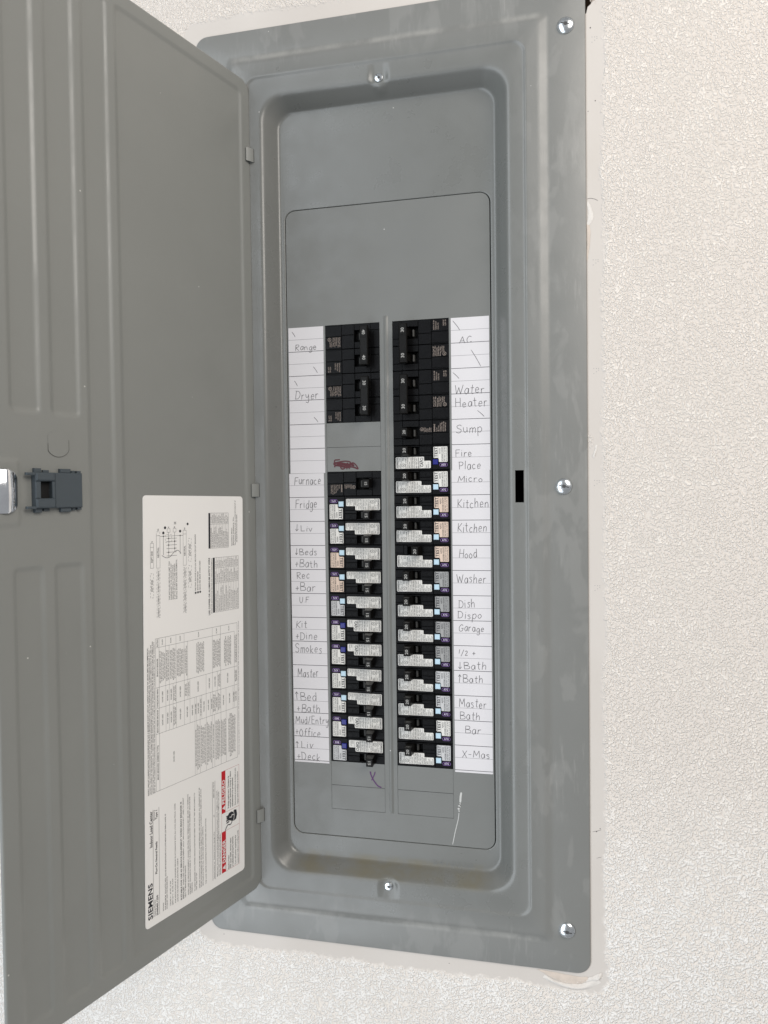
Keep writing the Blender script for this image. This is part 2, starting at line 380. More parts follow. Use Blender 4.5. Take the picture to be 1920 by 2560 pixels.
def fill_plate():
    bm = bmesh.new(); es = []; loops = []
    polys = [rrect(-106, 106, -536.3, 121.1, 10.2, 10)]
    for s in (-1, 1):
        a, b = sorted((s*6.66, s*64.6)); polys.append([(a, 0), (b, 0), (b, -508), (a, -508)])
    for poly in polys:
        vs = [bm.verts.new((x*K, -.1*K, (z+PZ)*K)) for x, z in poly]; loops.append(vs)
        es += [bm.edges.new((vs[i], vs[(i+1) % len(vs)])) for i in range(len(vs))]
    bmesh.ops.triangle_fill(bm, use_beauty=True, edges=es)
    for vs in loops:
        bk = [bm.verts.new((v.co.x, 1.3*K, v.co.z)) for v in vs]
        for i in range(len(vs)):
            j = (i+1) % len(vs); bm.faces.new((vs[i], vs[j], bk[j], bk[i]))
    me = bpy.data.meshes.new('deadfront'); bm.to_mesh(me); bm.free(); me.materials.append(M['plate'])
    o = bpy.data.objects.new('deadfront', me); col.objects.link(o); o.parent = panel; return o
dead = fill_plate()
rib = MB()
prof = [(-2.6, 0), (-1.7, -.35), (-1.0, -.95), (0, -1.15), (1.0, -.95), (1.7, -.35), (2.6, 0)]
zz = [6, 4, -505, -508]; sc_ = [0.02, 1, 1, .02]
for z, s in zip(zz, sc_): rib.v += [(x, -.1+y*s, z) for x, y in prof]
for k in range(3):
    for i in range(6): rib.f.append((k*7+i, k*7+i+1, k*7+8+i, k*7+7+i))
obj('stiffening_rib', rib, M['plate'], dead, 60, pf)
# uncut twist-out plates: hinge-bent along the top, scored along the other three sides
def twistout(side, z1):
    a, b = sorted((side*6.9, side*64.38)); mb = MB(); z0 = z1-25.38
    v = [(a, -.1, z1), (b, -.1, z1), (a, .15, z1-2.2), (b, .15, z1-2.2), (a, .1, z1-5), (b, .1, z1-5), (a, .0, z0+.3), (b, .0, z0+.3), (a, 1.2, z0+.3), (b, 1.2, z0+.3)]
    mb.add(v, [(0, 1, 3, 2), (2, 3, 5, 4), (4, 5, 7, 6), (6, 7, 9, 8)])
    return obj('twistout_plate', mb, M['plate'], dead, 25, pf)
for sd, z in ((-1, -101.6), (-1, -127.0), (-1, -457.2), (-1, -482.6), (1, -457.2), (1, -482.6)): twistout(sd, z)

# marker scribbles, scratch, stamped number on the deadfront
mk = MB()
for st in ([(-50.5, -139.7), (-53, -139.9), (-56, -140.2), (-56.4, -143)], [(-57.6, -143.3), (-50, -141.9), (-44, -141.4), (-39.4, -142.6), (-41, -144.6), (-49, -143.2), (-56.8, -143.9), (-55, -145.2), (-47, -145), (-40, -146), (-38.5, -144), (-36.3, -143.4), (-33.5, -145.6), (-31.3, -149.6), (-36, -148), (-45, -146.6), (-55.4, -146), (-56.2, -147.6)],
           [(-56, -145.6), (-50, -146.6), (-44, -148.2), (-38, -147.6), (-33, -148.6)], [(-50, -147.2), (-48.8, -149.3), (-46.2, -149.2), (-45.2, -146.8), (-44.2, -143.5)], [(-43.8, -147), (-43, -150.0)], [(-40.6, -146.4), (-40.4, -149.8)], [(-43, -143), (-40, -146), (-37, -144.6), (-35.4, -147)], [(-54, -144.6), (-46, -144.2), (-41, -144.8), (-36, -146.6)]):
    mk.ribbon(crom(st, 6), 1.25, -.16-.02*len(mk.v)/40, .0006)
obj('marker_scribble', mk, M['maroon'], dead, fn=pf)
mk = MB()
mk.ribbon(crom([(-21.8, -467.2), (-22.4, -465.9), (-22.0, -468), (-20.6, -471.6), (-18, -476), (-14.4, -480.2), (-10.6, -481.6)], 6), 1.2, -.2, .0005)
mk.ribbon(crom([(-17.2, -465.6), (-17.8, -468), (-19.4, -471.6), (-21, -474.8)], 6), 1.1, -.26, .0005)
obj('marker_stroke', mk, M['violet'], dead, fn=pf)
mk = MB()
mk.ribbon(crom([(72.6, -480.4), (71.8, -485), (71.4, -491)], 4), 2.0, -.2)
for x, z, r in ((71.2, -492.2, .9), (70.3, -494.4, 1.1), (71.6, -495.2, .6), (69.8, -497.4, 1.2), (70.2, -499.6, .9)): mk.prism([(x+r*random.uniform(.7, 1.2)*math.cos(a), z+r*random.uniform(.6, 1)*math.sin(a)) for a in [i*.9 for i in range(7)]], -.6, -.1)
mk.ribbon(crom([(70, -501.6), (69.2, -508), (67.8, -514), (65.6, -523), (63.2, -535)], 5), .75, -.2)
obj('plaster_scratch', mk, M['chip'], dead, fn=pf)
mk = MB(); text(mk, '5418508', 42.3, -557.0, 4.4, lambda p, q: (p, -.22, q), 84.5)
obj('stamped_number', mk, M['plate'], cover, fn=pf)

# fasteners
def cover_screw(x, z, rot):
    mb = MB(); pr = [(7.9, -14.9), (7.9, -15.7), (7.3, -16.6), (6.0, -17.6), (4.2, -18.3), (2.6, -18.6)]
    mb.lathe(pr, 0, 0, 40)
    o = obj('cover_screw', mb, M['zinc'], panel, 35); o.location = (x*K, 0, (z+PZ)*K); o.rotation_euler = (0, rot, 0)
    sl = MB(); sl.add([(-7, -16.95, -.45), (-4, -18.45, -.5), (-2.4, -18.7, -.5), (2.4, -18.7, -.5), (4, -18.45, -.5), (7, -16.95, -.45), (7, -16.95, .45), (4, -18.45, .5), (2.4, -18.7, .5), (-2.4, -18.7, .5), (-4, -18.45, .5), (-7, -16.95, .45)], [(0, 1, 10, 11), (1, 2, 9, 10), (2, 3, 8, 9), (3, 4, 7, 8), (4, 5, 6, 7)])
    sl.prism([(-1.5, -1.5), (1.5, -1.5), (1.5, 1.5), (-1.5, 1.5)], -18.73, -18.65)
    obj('drive_slot', sl, M['steel'], o)
for x, z, r in ((179.3, 262.2, .30), (175.1, -171, .22), (175.4, -601.5, .18)): cover_screw(x, z, r)
def pan_screw(z, rot):
    mb = MB(); mb.lathe([(4.3, -13.6), (4.3, -16.4), (3.9, -17.1), (3.0, -17.4)], 0, 0, 28)
    o = obj('deadfront_screw', mb, M['zinc'], panel, 35); o.location = (-.6*K, 0, (z+PZ)*K); o.rotation_euler = (0, rot, 0)
    sl = MB(); sl.box(-4.2, 4.2, -17.46, -17.3, -.35, .35, .02); sl.box(-1.2, 1.2, -17.5, -17.3, -1.2, 1.2, .02)
    obj('drive_slot', sl, M['steel'], o)
pan_screw(237, .85); pan_screw(-576, -.12)

# ------------------------------------------------------------------ the open door
door_w, dz0, dz1 = 275.8, -587.8, 248.9
def sdf(x, z, b, r):
    cx, cz = (b[0]+b[1])/2, (b[2]+b[3])/2; hx, hz = (b[1]-b[0])/2-r, (b[3]-b[2])/2-r
    qx, qz = np.abs(x-cx)-hx, np.abs(z-cz)-hz
    return np.hypot(np.maximum(qx, 0), np.maximum(qz, 0))+np.minimum(np.maximum(qx, qz), 0)-r
def build_door():
    ss = np.concatenate([np.linspace(0, 1.2, 3), np.arange(2.4, door_w-1.8, 1.5), [door_w-1.2, door_w-.5, door_w]])
    zs = np.concatenate([dz0+np.array([0, .5, 1.2, 2.2, 3.5]), np.arange(dz0+5, dz1-4.5, 1.8), dz1-np.array([3.5, 2.2, 1.2, .5, 0])])
    S, Z = np.meshgrid(ss, zs)
    def cor(z, r):
        d = np.minimum(z-dz0, dz1-z); t = np.clip(r-d, 0, r); return r-np.sqrt(np.maximum(r*r-t*t, 0))
    lo, hi = cor(Z, 13), cor(Z, 7)
    S = lo+(S/door_w)*(door_w-hi-lo)
    sm = lambda d, w: (lambda t: t*t*(3-2*t))(np.clip(.5-d/w, 0, 1))
    H = np.zeros_like(S)
    H -= 1.3*sm(sdf(S, Z, (13.3, 163.3, -573.5, 235.3), 4), 3.2)
    for a, b, spl in ((239.2, 261.3, 1), (205.2, 228.3, 1), (173.0, 195.6, 0)):
        for z0, z1 in (((-572.7, -229.2), (-111, 234.5)) if spl else ((-572.7, 234.5),)):
            H -= 1.35*sm(sdf(S, Z, (a, b, z0, z1), 3), 3.4)
    H += .8*sm(sdf(S, Z, (256.8, 290, -196, -148), 2), 2.5)
    edge = np.minimum(np.minimum(S-lo, door_w-hi-S), np.minimum(Z-dz0, dz1-Z))
    H -= .9*np.clip(1-edge/1.2, 0, 1)**2
    H += .25*np.sin(S/67)*np.sin(Z/140+1)          # sheet is not dead flat
    nz, ns = S.shape
    mb = MB(); mb.v = list(zip(S.ravel().tolist(), H.ravel().tolist(), Z.ravel().tolist()))
    idx = lambda j, i: j*ns+i
    mb.f = [(idx(j, i), idx(j, i+1), idx(j+1, i+1), idx(j+1, i)) for j in range(nz-1) for i in range(ns-1)]
    rim = [idx(0, i) for i in range(ns)]+[idx(j, ns-1) for j in range(1, nz)]+[idx(nz-1, i) for i in range(ns-2, -1, -1)]+[idx(j, 0) for j in range(nz-2, 0, -1)]
    o = len(mb.v); mb.v += [(mb.v[i][0], -2.6, mb.v[i][2]) for i in rim]; n = len(rim)
    mb.f += [(rim[i], rim[(i+1) % n], o+(i+1) % n, o+i) for i in range(n)]+[tuple(o+i for i in range(n))]
    d = obj('door', mb, M['door'], panel, 40); return d
door = build_door()
door.location = (-137.2*K, -18.04*K, PZ*K); door.rotation_euler = (0, 0, math.radians(-109.73))
tag(door, 'open grey steel door with pressed vertical ribs and printed label')

# door latch (slate plastic) and the bright strike that wraps the door edge; door space: x = distance from hinge, y = towards the viewer
fl = lambda x, y, z: (x, -y, z)
lt = MB()
lt.box(207, 231, -5.0, 0, -184, -157, .8); lt.box(207, 210.5, -3.4, 0, -185.8, -155.2, .5)
lt.box(231, 247, -6.6, 0, -163.6, -157, 1.2); lt.box(231, 247, -6.6, 0, -184, -176.6, 1.2); lt.box(242.5, 247, -5.6, 0, -176.6, -163.6, .6)
lt.box(231, 233.2, -5.4, 0, -176.6, -163.6, .4)
lt.box(246.5, 254, -5.8, -3.2, -159.2, -157.2, .4); lt.box(246.5, 254, -5.8, -3.2, -184.4, -182.4, .4)
for a, b in ((240.6, 246), (216, 224.8)): lt.box(a, b, -3.2, 0, -157, -153.8, .4); lt.box(a, b, -3.2, 0, -187.2, -184, .4)
for a, b in ((233.6, 238.6), (211.5, 214.6)): lt.box(a, b, -2.0, 0, -157, -155.0, .3); lt.box(a, b, -2.0, 0, -186.2, -184, .3)
la = recalc(obj('door_latch', lt, M['latch'], door, fn=fl)); tag(la, 'slate grey plastic slide latch on the door')
hb = MB(); hb.box(233.2, 242.5, -.9, 0, -176.6, -163.6, .1); obj('latch_recess', hb, M['hole'], door, fn=fl)
sk = MB(); pr = [(258.6, -1.4), (259.4, -2.2), (262, -2.9), (266, -3.2), (268.5, -2.9), (270, -2.0), (275, -.9), (277.2, .4), (277.4, 3)]
zt = [-155.5-.0, -155.5]; n = len(pr)
for s_, y_ in pr:
    t_ = min(1, max(0, (267.5-s_)/9)); c = 8.5*(1-math.sqrt(max(0, 1-t_*t_)))
    sk.v += [(s_, y_, -187.2+c), (s_, y_-.5, -186.4+c), (s_, y_-.5, -155.8-c), (s_, y_, -155-c)]
for k in range(n-1):
    for i in range(3): sk.f.append((k*4+i, k*4+i+1, k*4+5+i, k*4+4+i))
tag(recalc(obj('door_pull', sk, M['chrome'], door, 50, fl)), 'bright plated pull wrapped round the door edge')
kn = MB(); pts = []
for i in range(40):
    a = 2*math.pi*i/40; x, z = 224.2+10.4*math.cos(a), -134.2+10.4*math.sin(a)
    pts.append((min(max(x, 215.2), 232.8), z))
kn.prism(pts, -.30, .1); ko = obj('lock_knockout', kn, M['door'], door, fn=fl)
gv = MB(); gv.ribbon([p for p in pts[18:]+pts[:1]], .38, -.33); obj('score_line', gv, plain('score_shadow', (.07, .07, .065), .7), door, fn=fl)
sm_ = MB()
for _ in range(26):
    x, z = random.gauss(117, 5), random.gauss(18, 10); r = random.uniform(.25, .7)
    sm_.prism([(x+r*math.cos(a*1.2), z+2*r*math.sin(a*1.2)) for a in range(5)], 1.22, 1.3)
obj('plaster_specks', sm_, M['chip'], door, fn=fl, kind='stuff')

# hinge leaves curl out of the frame and grip the door's edge
def hinge(z, h):
    mb = MB(); pts = []
    a = math.radians(109.73); dx, dy = math.cos(a), -math.sin(a); nx, ny = -dy, dx*1.0
    nx, ny = math.sin(a), math.cos(a)*1.0
    A = Vector((-133.4, -17.6)); E = Vector((-137.2+dx*7.2+nx*1.0, -18.04+dy*7.2-abs(ny)*-0.0+ny*1.0)); C_ = Vector((-134.6, -21.2))
    prev = None
    for i in range(11):
        t = i/10; p = A*(1-t)**2+C_*2*t*(1-t)+E*t*t; pts.append(p)
    for i, p in enumerate(pts):
        t = (pts[min(i+1, 10)]-pts[max(i-1, 0)]).normalized(); q = Vector((-t.y, t.x))*.55
        for o in (q, -q):
            mb.v += [(p.x+o.x, p.y+o.y, z-h/2), (p.x+o.x, p.y+o.y, z+h/2)]
    for i in range(10):
        b = i*4; mb.f += [(b, b+1, b+5, b+4), (b+2, b+6, b+7, b+3), (b+1, b+3, b+7, b+5), (b, b+4, b+6, b+2)]
    mb.f += [(40, 41, 43, 42), (0, 2, 3, 1)]
    recalc(obj('hinge_leaf', mb, M['door'], panel, 40, pf))
    sl = MB(); sl.box(-133.5, -132.7, -18.45, -18.2, z-h/2-.4, z+h/2+.3, .02); obj('hinge_slot', sl, M['hole'], panel, fn=pf)
for z in (174.0, -170.5, -512.0): hinge(z, 13.4)

# ------------------------------------------------------------------ printed label on the door
th = math.atan2(6.3, 381.6)
def lab(a, b, d=0.):
    ds = b*math.cos(th)+a*math.sin(th); dz = a*math.cos(th)-b*math.sin(th)
    return (150.5-ds, -.95+d, -557+dz)
LF = lambda p, q: lab(p, -q, .32)
lb = MB(); poly = rrect(0, 382.3, 0, 125.1, 3.5, 6); n = len(poly)
lb.v = [lab(a, b, .25) for a, b in poly]+[lab(a, b, -.2) for a, b in poly]
lb.f = [tuple(range(n))]+[(i, i+n, (i+1) % n+n, (i+1) % n) for i in range(n)]
lbl = recalc(obj('information_label', lb, M['label'], door)); tag(lbl, 'white printed wiring and danger label running sideways on the door')
pr = MB()
def L(s, a0, a1, b, h=1.15, bold=0): text(pr, s, a0, -b, h, LF, a1, bold)
L('SIEMENS', 6.9, 39.2, 7.7, 4.7, 1); L('Indoor Load Center', 70.4, 102.6, 8.0, 3.0, 1)
for b, a0, a1, wd in ((8.75, 7.4, 103.5, .28), (15.4, 7.2, 103.7, .28), (80.7, 7.8, 104.3, .3), (84.2, 7.7, 104.3, .3)): seg(pr, a0, -b, a1, -b, wd, LF)
L('Catalog Number', 7.6, 22.7, 10.9, 1.4); L('SN4040L1200', 7.4, 25.5, 14.0, 2.0, 1); L('Plug-On Neutral Ready', 44.8, 73.8, 13.2, 2.1, 1); L('Enclosure', 93.4, 102.7, 10.6, 1.5); L('Type 1', 93.7, 102.3, 13.5, 2.1, 1)
for s, a0, a1, b in (('RATINGS:', 7.7, 15.5, 20.4), ('200A MAXIMUM.  BUS RATED 200A.', 7.6, 37, 22.8), ('BACK FED MAIN BREAKER REQUIRES HOLD DOWN MEANS AND LINE TERMINAL BARRIER. SEE', 38, 94.7, 23.2), ('ACCESSORY CHART FOR REQUIRED KIT(S).', 7.8, 37.6, 24.6), ('120/240 V~  60 HZ, 1Ø 3W'.replace('Ø', '0'), 8.3, 31.5, 28.6), ('208Y/120 V~  60 HZ, 1Ø 3W'.replace('Ø', '0'), 8.2, 32.3, 31.2),
                     ('FOR INSTALLATION BY A QUALIFIED PERSON IN ACCORDANCE WITH ALL LOCAL ELECTRICAL CODES', 8.6, 100.1, 34.4), ('AND/OR THE NATIONAL ELECTRICAL CODE ®.', 8.3, 48.7, 37.2), ('WHEN USED AS SERVICE EQUIPMENT, APPLY "SERVICE DISCONNECT" LABEL TO FRONT', 20.5, 102, 44.2), ('NEXT TO MAIN BREAKER HANDLE.', 8, 38, 46.4),
                     ('WHEN USED AS SERVICE EQUIPMENT, UNUSED NEUTRAL BAR TERMINALS MAY BE USED TO TERMINATE', 8.4, 103.2, 50.0), ('EQUIPMENT GROUNDING WIRES IN THE COMBINATIONS INDICATED FOR EQUIPMENT GROUND BAR', 8.2, 100.1, 52.2), ('TERMINALS.', 8.2, 18.5, 54.4), ('TO RESET BREAKERS WITH TRIPPED HANDLE POSITION BETWEEN "ON" AND "OFF" MOVE HANDLE TO', 8.3, 101.6, 58.1), ('"OFF" THEN TO "ON".', 8.3, 25.5, 60.2),
                     ('REMOVE TWISTOUTS FROM TRIM ONLY WHERE BREAKERS WILL BE INSTALLED. ALL OPENINGS MUST BE', 8.5, 104.4, 64.2), ('FILLED WITH BREAKERS OR FILLER PLATES. IF MAIN TWISTOUT IS ACCIDENTALLY REMOVED, USE TWO', 8.7, 102.6, 66.3), ('QF3 FILLER PLATES TO FILL 100-200A MAIN BREAKER OPENING.', 8.7, 66, 68.5), ('THIS LOAD CENTER IS INVERTIBLE FOR BOTTOM FEED APPLICATIONS.', 8.6, 72.5, 72.3),
                     ('Siemens Industry, Inc.   Peachtree Corners, Georgia U.S.A.', 8.8, 55, 83.2), ('23', 69, 71.5, 83.2), ('408021SE01 FNC/A', 88, 103.6, 83.0), ('IMPORTANT: DO NOT ALLOW PETROLEUM BASED HYDROCARBON SPRAYS, CHEMICALS, SOLVENTS,', 9, 94, 87.4), ('OR ANY PAINT TO CONTACT INTERIOR COMPONENTS. PETROLEUM BASED CHEMICALS CAN CAUSE', 9, 92, 89.5), ('DEGRADATION OF ELECTRICAL INSULATING MATERIALS.', 9, 50, 91.5)):
    L(s, a0, a1, b)
L('SUITABLE FOR USE AS SERVICE EQUIPMENT WHEN MAIN BREAKER IS', 7.7, 99.1, 41.7, 1.6, 1); L('INSTALLED.', 7.9, 19.4, 44.2, 1.6, 1)
for s, a0, a1, b, bd in (('Hazardous Voltage.', 9.6, 24, 103.2, 1), ('Will cause death, serious injury', 9.6, 40, 105.9, 1), ('or substantial property damage.', 9.6, 40.5, 108.9, 1), ('Turn off power supplying this', 10.1, 40, 112.8, 0), ('equipment before working inside.', 9.9, 44, 116.4, 0),
                         ('Voltaje peligroso. Causara la', 70.5, 103, 103.2, 1), ('muerte, lesiones graves o dano', 70.5, 107, 105.9, 1), ('substancial a la propiedad.', 70.5, 100, 108.9, 1), ('Desconecte el suministro de energia a este', 70.5, 108, 112.8, 0), ('equipo antes de trabajar en su interior.', 70.5, 104, 116.4, 0)): L(s, a0, a1, b, 1.7, bd)
# shock pictogram: hand and arc
hand = [(56.2, 113.2), (60.5, 114.6), (65.6, 113.6), (66.4, 110.6), (64.8, 108.6), (66.0, 106.6), (65.6, 103.4), (62.2, 100.2), (59.4, 100.8), (58.2, 103.2), (56.6, 106.8), (55.4, 109.6)]
pr.add([lab(a, b, .32) for a, b in hand], [tuple(range(len(hand)))])
for i in range(4): seg(pr, 57.2+i*1.9, -(103.5+i*.2), 56.6+i*2.2, -(99.6-.5*(i % 2)), 1.35, lambda p, q: lab(p, -q, .325))
def polyl(pts, wd, mbx, d=.33):
    for (a, b), (c, e) in zip(pts, pts[1:]): seg(mbx, a, -b, c, -e, wd, lambda p, q: lab(p, -q, d))
polyl(crom([(50.2, 98.0), (52.6, 99.4), (54.4, 101.8), (53.6, 104.4), (54.4, 106.6), (56.6, 107.2), (58.0, 105.4)], 4), 1.0, pr)
# short-circuit table
cols = [118, 169.2, 192, 210.7, 246.4, 254.6]
for a in (118, 254.6): seg(pr, a, -12.7, a, -115.9, .22, LF)
for a in cols[1:5]: seg(pr, a, -12.7, a, -112 if a == 246.4 else -115.9, .2, LF)
for b in (12.7, 16.7, 92.8, 115.9): seg(pr, 118, -b, 254.6, -b, .22, LF)
cb = [[58.8, 61, 65.3, 73.3, 81, 84.2, 100], [24.1, 28.2, 32.5, 36.3, 46, 52.8, 58.8, 61, 65.3, 67.6, 73.3, 79.2, 81.8, 86, 88.5, 100, 109.8, 112], [24.1, 28.2, 32.5, 36.3, 46, 50.2, 52.8, 73.3, 81.8, 88.5, 112], [24.1, 28.2, 36.3, 46, 50.2, 81.8, 112], [24.1, 36.3, 46, 81.8]]
words = 'QP QPH QTA QTAN QAF QAFH QFGA QPF QPHF HQP QPFN OF OT QT QE QEH BQD MAX QPP QFGAN'.split()
head = ['MAIN BREAKER (SIEMENS TYPE)', 'MAIN FEEDER BREAKER', 'PANELBOARD MAIN', 'BRANCH BREAKER', 'RATING']
rr = random.Random(3)
for i, lines in enumerate(cb):
    a0, a1 = cols[i], cols[i+1]; bs = [16.7]+lines+([92.8] if 92.8 not in lines else [])+[115.9]; bs = sorted(set(bs))
    for b in lines: seg(pr, a0, -b, a1, -b, .16, LF)
    wd = a1-a0; hl = min(wd*.9, len(head[i])*1.15); L(head[i], (a0+a1-hl)/2, (a0+a1+hl)/2, 15.5, 1.5)
    for b0, b1 in zip(bs, bs[1:]):
        h = b1-b0
        if i == 4: L(rr.choice(['10,000', '22,000', '42,000', '65,000', '100,000']), a0+1.6, a1-1.6, (b0+b1)/2+.6, 1.15); continue
        if (i in (1, 2) and (h > 6 or rr.random() < .5)) or (i == 0 and h > 20): L('NONE USED', (a0+a1)/2-5, (a0+a1)/2+5, (b0+b1)/2+(.6 if i else -4), 1.35); continue
        nl = max(1, min(6, int(h/1.75)))
        for k in range(nl):
            tw = wd*(.86 if i in (0, 3) else .8)*rr.uniform(.72, 1); s = ''
            while len(s)*.95 < tw: s += rr.choice(words)+' '
            L(s.strip(), (a0+a1-tw)/2, (a0+a1+tw)/2, (b0+b1)/2-(nl-1)*.85+k*1.7+.5, 1.1)
for k, (s, e) in enumerate((('SHORT CIRCUIT CURRENT RATING: THIS PANELBOARD HAS A MAXIMUM SHORT CIRCUIT CURRENT RATING OF 100,000 AMPS RMS SYMMETRICAL,', 248.3), ('120/240V~. THE ACTUAL RATING IS DEPENDENT ON THE BRANCH BREAKERS INSTALLED IN THIS PANELBOARD AND THE MAIN/FEEDER BREAKER, IF ANY,', 246), ('INSTALLED AHEAD OF THIS PANELBOARD. THE PERMITTED MAIN BREAKER/REMOTE MAIN BREAKER/BRANCH BREAKER SERIES COMBINATIONS TO BE USED ARE', 250), ('LISTED IN THE TABULATION BELOW. ANY CIRCUIT BREAKER INSTALLED IN OR ADDED IN THIS PANELBOARD MUST BE MANUFACTURED BY SIEMENS AND', 253), ('MUST BE OF THE CORRECT TYPE AS INDICATED IN THE TABULATION. USE OF OTHER CIRCUIT BREAKERS IN THIS EQUIPMENT MAY VOID THE WARRANTY', 252))):
    L(s, 117.4, e, 4.6+k*1.75, 1.15, 1 if k == 0 else 0)
L('Short circuit rating also applies to series combinations with any breaker of a higher interrupting rating listed. Refer to the instructions printed inside this enclosure', 120, 256, 118.2, .9)
# wire table and accessory table
L('USE COPPER OR ALUMINUM 60/75°C WIRE', 267, 322.6, 79.2, 1.9, 1); L('SEE BREAKER MARKINGS FOR WIRE SIZE AND TORQUE REQUIREMENTS', 268, 322, 82.0, 1.0)
def table(a0, a1, b0, b1, cs, nrow, hd):
    quad(pr, a0, -b0, a1, -(b0+hd), LF)
    for a in (a0, a1, *cs): seg(pr, a, -b0, a, -b1, .18, LF)
    for k in range(nrow+1):
        b = b0+hd+(b1-b0-hd)*k/nrow; seg(pr, a0, -b, a1, -b, .16 if k < nrow else .22, LF)
        if k < nrow:
            ed = [a0, *cs, a1]
            for p, q in zip(ed, ed[1:]):
                wd = (q-p)*rr.uniform(.55, .88); s = ''
                while len(s)*.8 < wd: s += rr.choice(['CU', 'AL', '14-10', 'AWG', 'GROUND', 'ALL', 'LUG', '#6-1', 'KIT', 'ECLX', '35 LB-IN', '1/0', 'NEUTRAL', 'STR'])+' '
                L(s.strip(), p+.8, p+.8+wd, b+(b1-b0-hd)/nrow*.78, 1.05)
table(268.8, 322.2, 83.0, 118.4, (297, 312), 14, 2.6); table(331.6, 365.8, 77.6, 104.6, (355,), 12, 2.4)
for s, a0, a1, b in (('Assembled in Mexico', 332.7, 351, 109.8), ('© Siemens Industry, Inc.'[2:], 333, 362, 112), ('The National Electrical Code is a registered trademark of', 333, 378, 114.6), ('the National Fire Protection Association', 336, 364, 116.9)): L(s, a0, a1, b, 1.2, 1)
# schematic
def rect(a0, a1, b0, b1, wd=.22, dash=False):
    for p in (((a0, b0), (a1, b0)), ((a1, b0), (a1, b1)), ((a1, b1), (a0, b1)), ((a0, b1), (a0, b0))):
        (x, y), (x2, y2) = p
        if not dash: seg(pr, x, -y, x2, -y2, wd, LF); continue
        n = max(1, int(math.hypot(x2-x, y2-y)/3.0))
        for k in range(n): seg(pr, x+(x2-x)*k/n, -(y+(y2-y)*k/n), x+(x2-x)*(k+.6)/n, -(y+(y2-y)*(k+.6)/n), wd, LF)
rect(317.8, 339.7, 7.8, 11.4); L('EQPT GND', 322.5, 333, 10.4, 1.8); rect(336.3, 339.7, 7.8, 11.4); L('G', 340.3, 341.7, 10.4, 1.6)
rect(291.5, 312.9, 7.7, 11.2, .22, True); L('EQPT GND', 297, 307.5, 10.3, 1.8)
rect(317.4, 346.3, 14.6, 18.5); L('NEUTRAL', 326.5, 336, 17.4, 1.8); rect(346.4, 349.8, 14.6, 18.5, .22, True); L('N2', 350.4, 352.6, 17.2, 1.5)
rect(317.7, 350.2, 45.6, 49.4); L('NEUTRAL', 326.5, 336, 48.4, 1.8); rect(346.8, 350.2, 45.6, 49.4); L('N1', 350.8, 353, 48.2, 1.5)
for b, a0, a1 in ((14.8, 273, 317), (45.7, 273.5, 317)):
    n = 4; st = (a1-a0)/n
    for k in range(n): rect(a0+k*st, a0+(k+1)*st-1.2, b, b+3.6, .22, True); L('ECNBX10' if k % 2 else 'ECNBX15', a0+k*st+1, a0+(k+1)*st-2.2, b+2.7, 1.7)
for a0, a1 in ((296.5, 317.0), (321, 342.4)): rect(a0, a1, 52.0, 55.6, .22, True); L('EQPT GND', a0+5, a1-5, 54.7, 1.8)
for b in (28.5, 35.5): seg(pr, 326 if b < 30 else 331, -b, 349, -b, .3, LF); rect(349, 352.2, b-1.7, b+1.7)
L('A', 352.8, 354.2, 29.1, 1.5); L('B', 352.8, 354.2, 36.1, 1.5); L('LINE', 356.0, 358.4, 37.2, 2.4); seg(pr, 345.6, -18.5, 345.6, -45.6, .25, LF)
for b in (22.4, 42.0): seg(pr, 345.6, -b, 328.6, -b, .35, LF)
polyl(crom([(328.4, 20.6), (326.2, 25.0), (326.4, 29.4), (330.2, 34.2), (332.0, 37.6), (331.6, 40.2), (329.0, 43.0)], 4), .4, pr, .34)
for k, a in enumerate((327.6, 330.8, 334.2, 337.4, 340.6, 343.4)): seg(pr, a, -26, a, -38, .28, LF)
def dot(a, b, r): pr.add([lab(a+r*math.cos(t*.5236), b+r*math.sin(t*.5236), .34) for t in range(12)], [tuple(range(12))])
for a, b, r in ((330.8, 28.5, .7), (337.4, 28.5, .7), (343.4, 28.5, .7), (334.2, 35.5, .7), (340.6, 35.5, .7), (345.6, 22.4, .7), (345.6, 42, .7), (348.6, 22.4, 1.3), (349.6, 42, 1.3), (353.2, 24.4, 1.3), (356, 51.2, 1.2), (290.6, 60.7, 1.1), (290.8, 63.6, 1.1), (291, 66.4, 1.1)): dot(a, b, r)
rect(347, 340, 24.6, 32, .2, True)
for k, s in enumerate(('THE INSTALLED NEUTRALS LIMIT THIS', 'PANELBOARD TO 30 CIRCUITS THAT', 'REQUIRE NEUTRAL CONNECTIONS.', 'IF UP TO 60 CIRCUITS ARE NEEDED,', 'INSTALL ECNBX KIT(S) PER SCHEMATIC.')): L(s, 287.4, (322.5, 320.5, 319.5, 320.5, 324.2)[k], 29.6+k*2.15, 1.3)
L('NEUTRAL BUS FOR PLUG-ON NEUTRAL CIRCUIT BREAKERS', 292.6, 346, 61.2, 1.4); L('BOND WHEN REQD', 292.8, 310.8, 64.1, 1.4); L('BACK FED BRKR WHEN USED', 293, 320.7, 66.9, 1.4)
obj('label_print', pr, M['print'], door)
rd = MB(); RF = lambda p, q: lab(p, -q, .30)
quad(rd, 9.1, -93.0, 49.6, -98.7, RF); quad(rd, 68.3, -93.0, 109.9, -98.4, RF); obj('danger_band', rd, M['red'], door)
rl = MB()
for a0, b0, a1, b1 in ((9.2, 117.8, 110, 117.6), (9.2, 93, 9.2, 117.8), (49.8, 93, 49.8, 117.8), (68.2, 93, 68.2, 117.6), (110, 93, 110, 117.6), (49.8, 93, 68.2, 93)): seg(rl, a0, -b0, a1, -b1, .25, RF)
obj('danger_frame_rule', rl, M['redline'], door)
wp = MB(); WF = lambda p, q: lab(p, -q, .36)
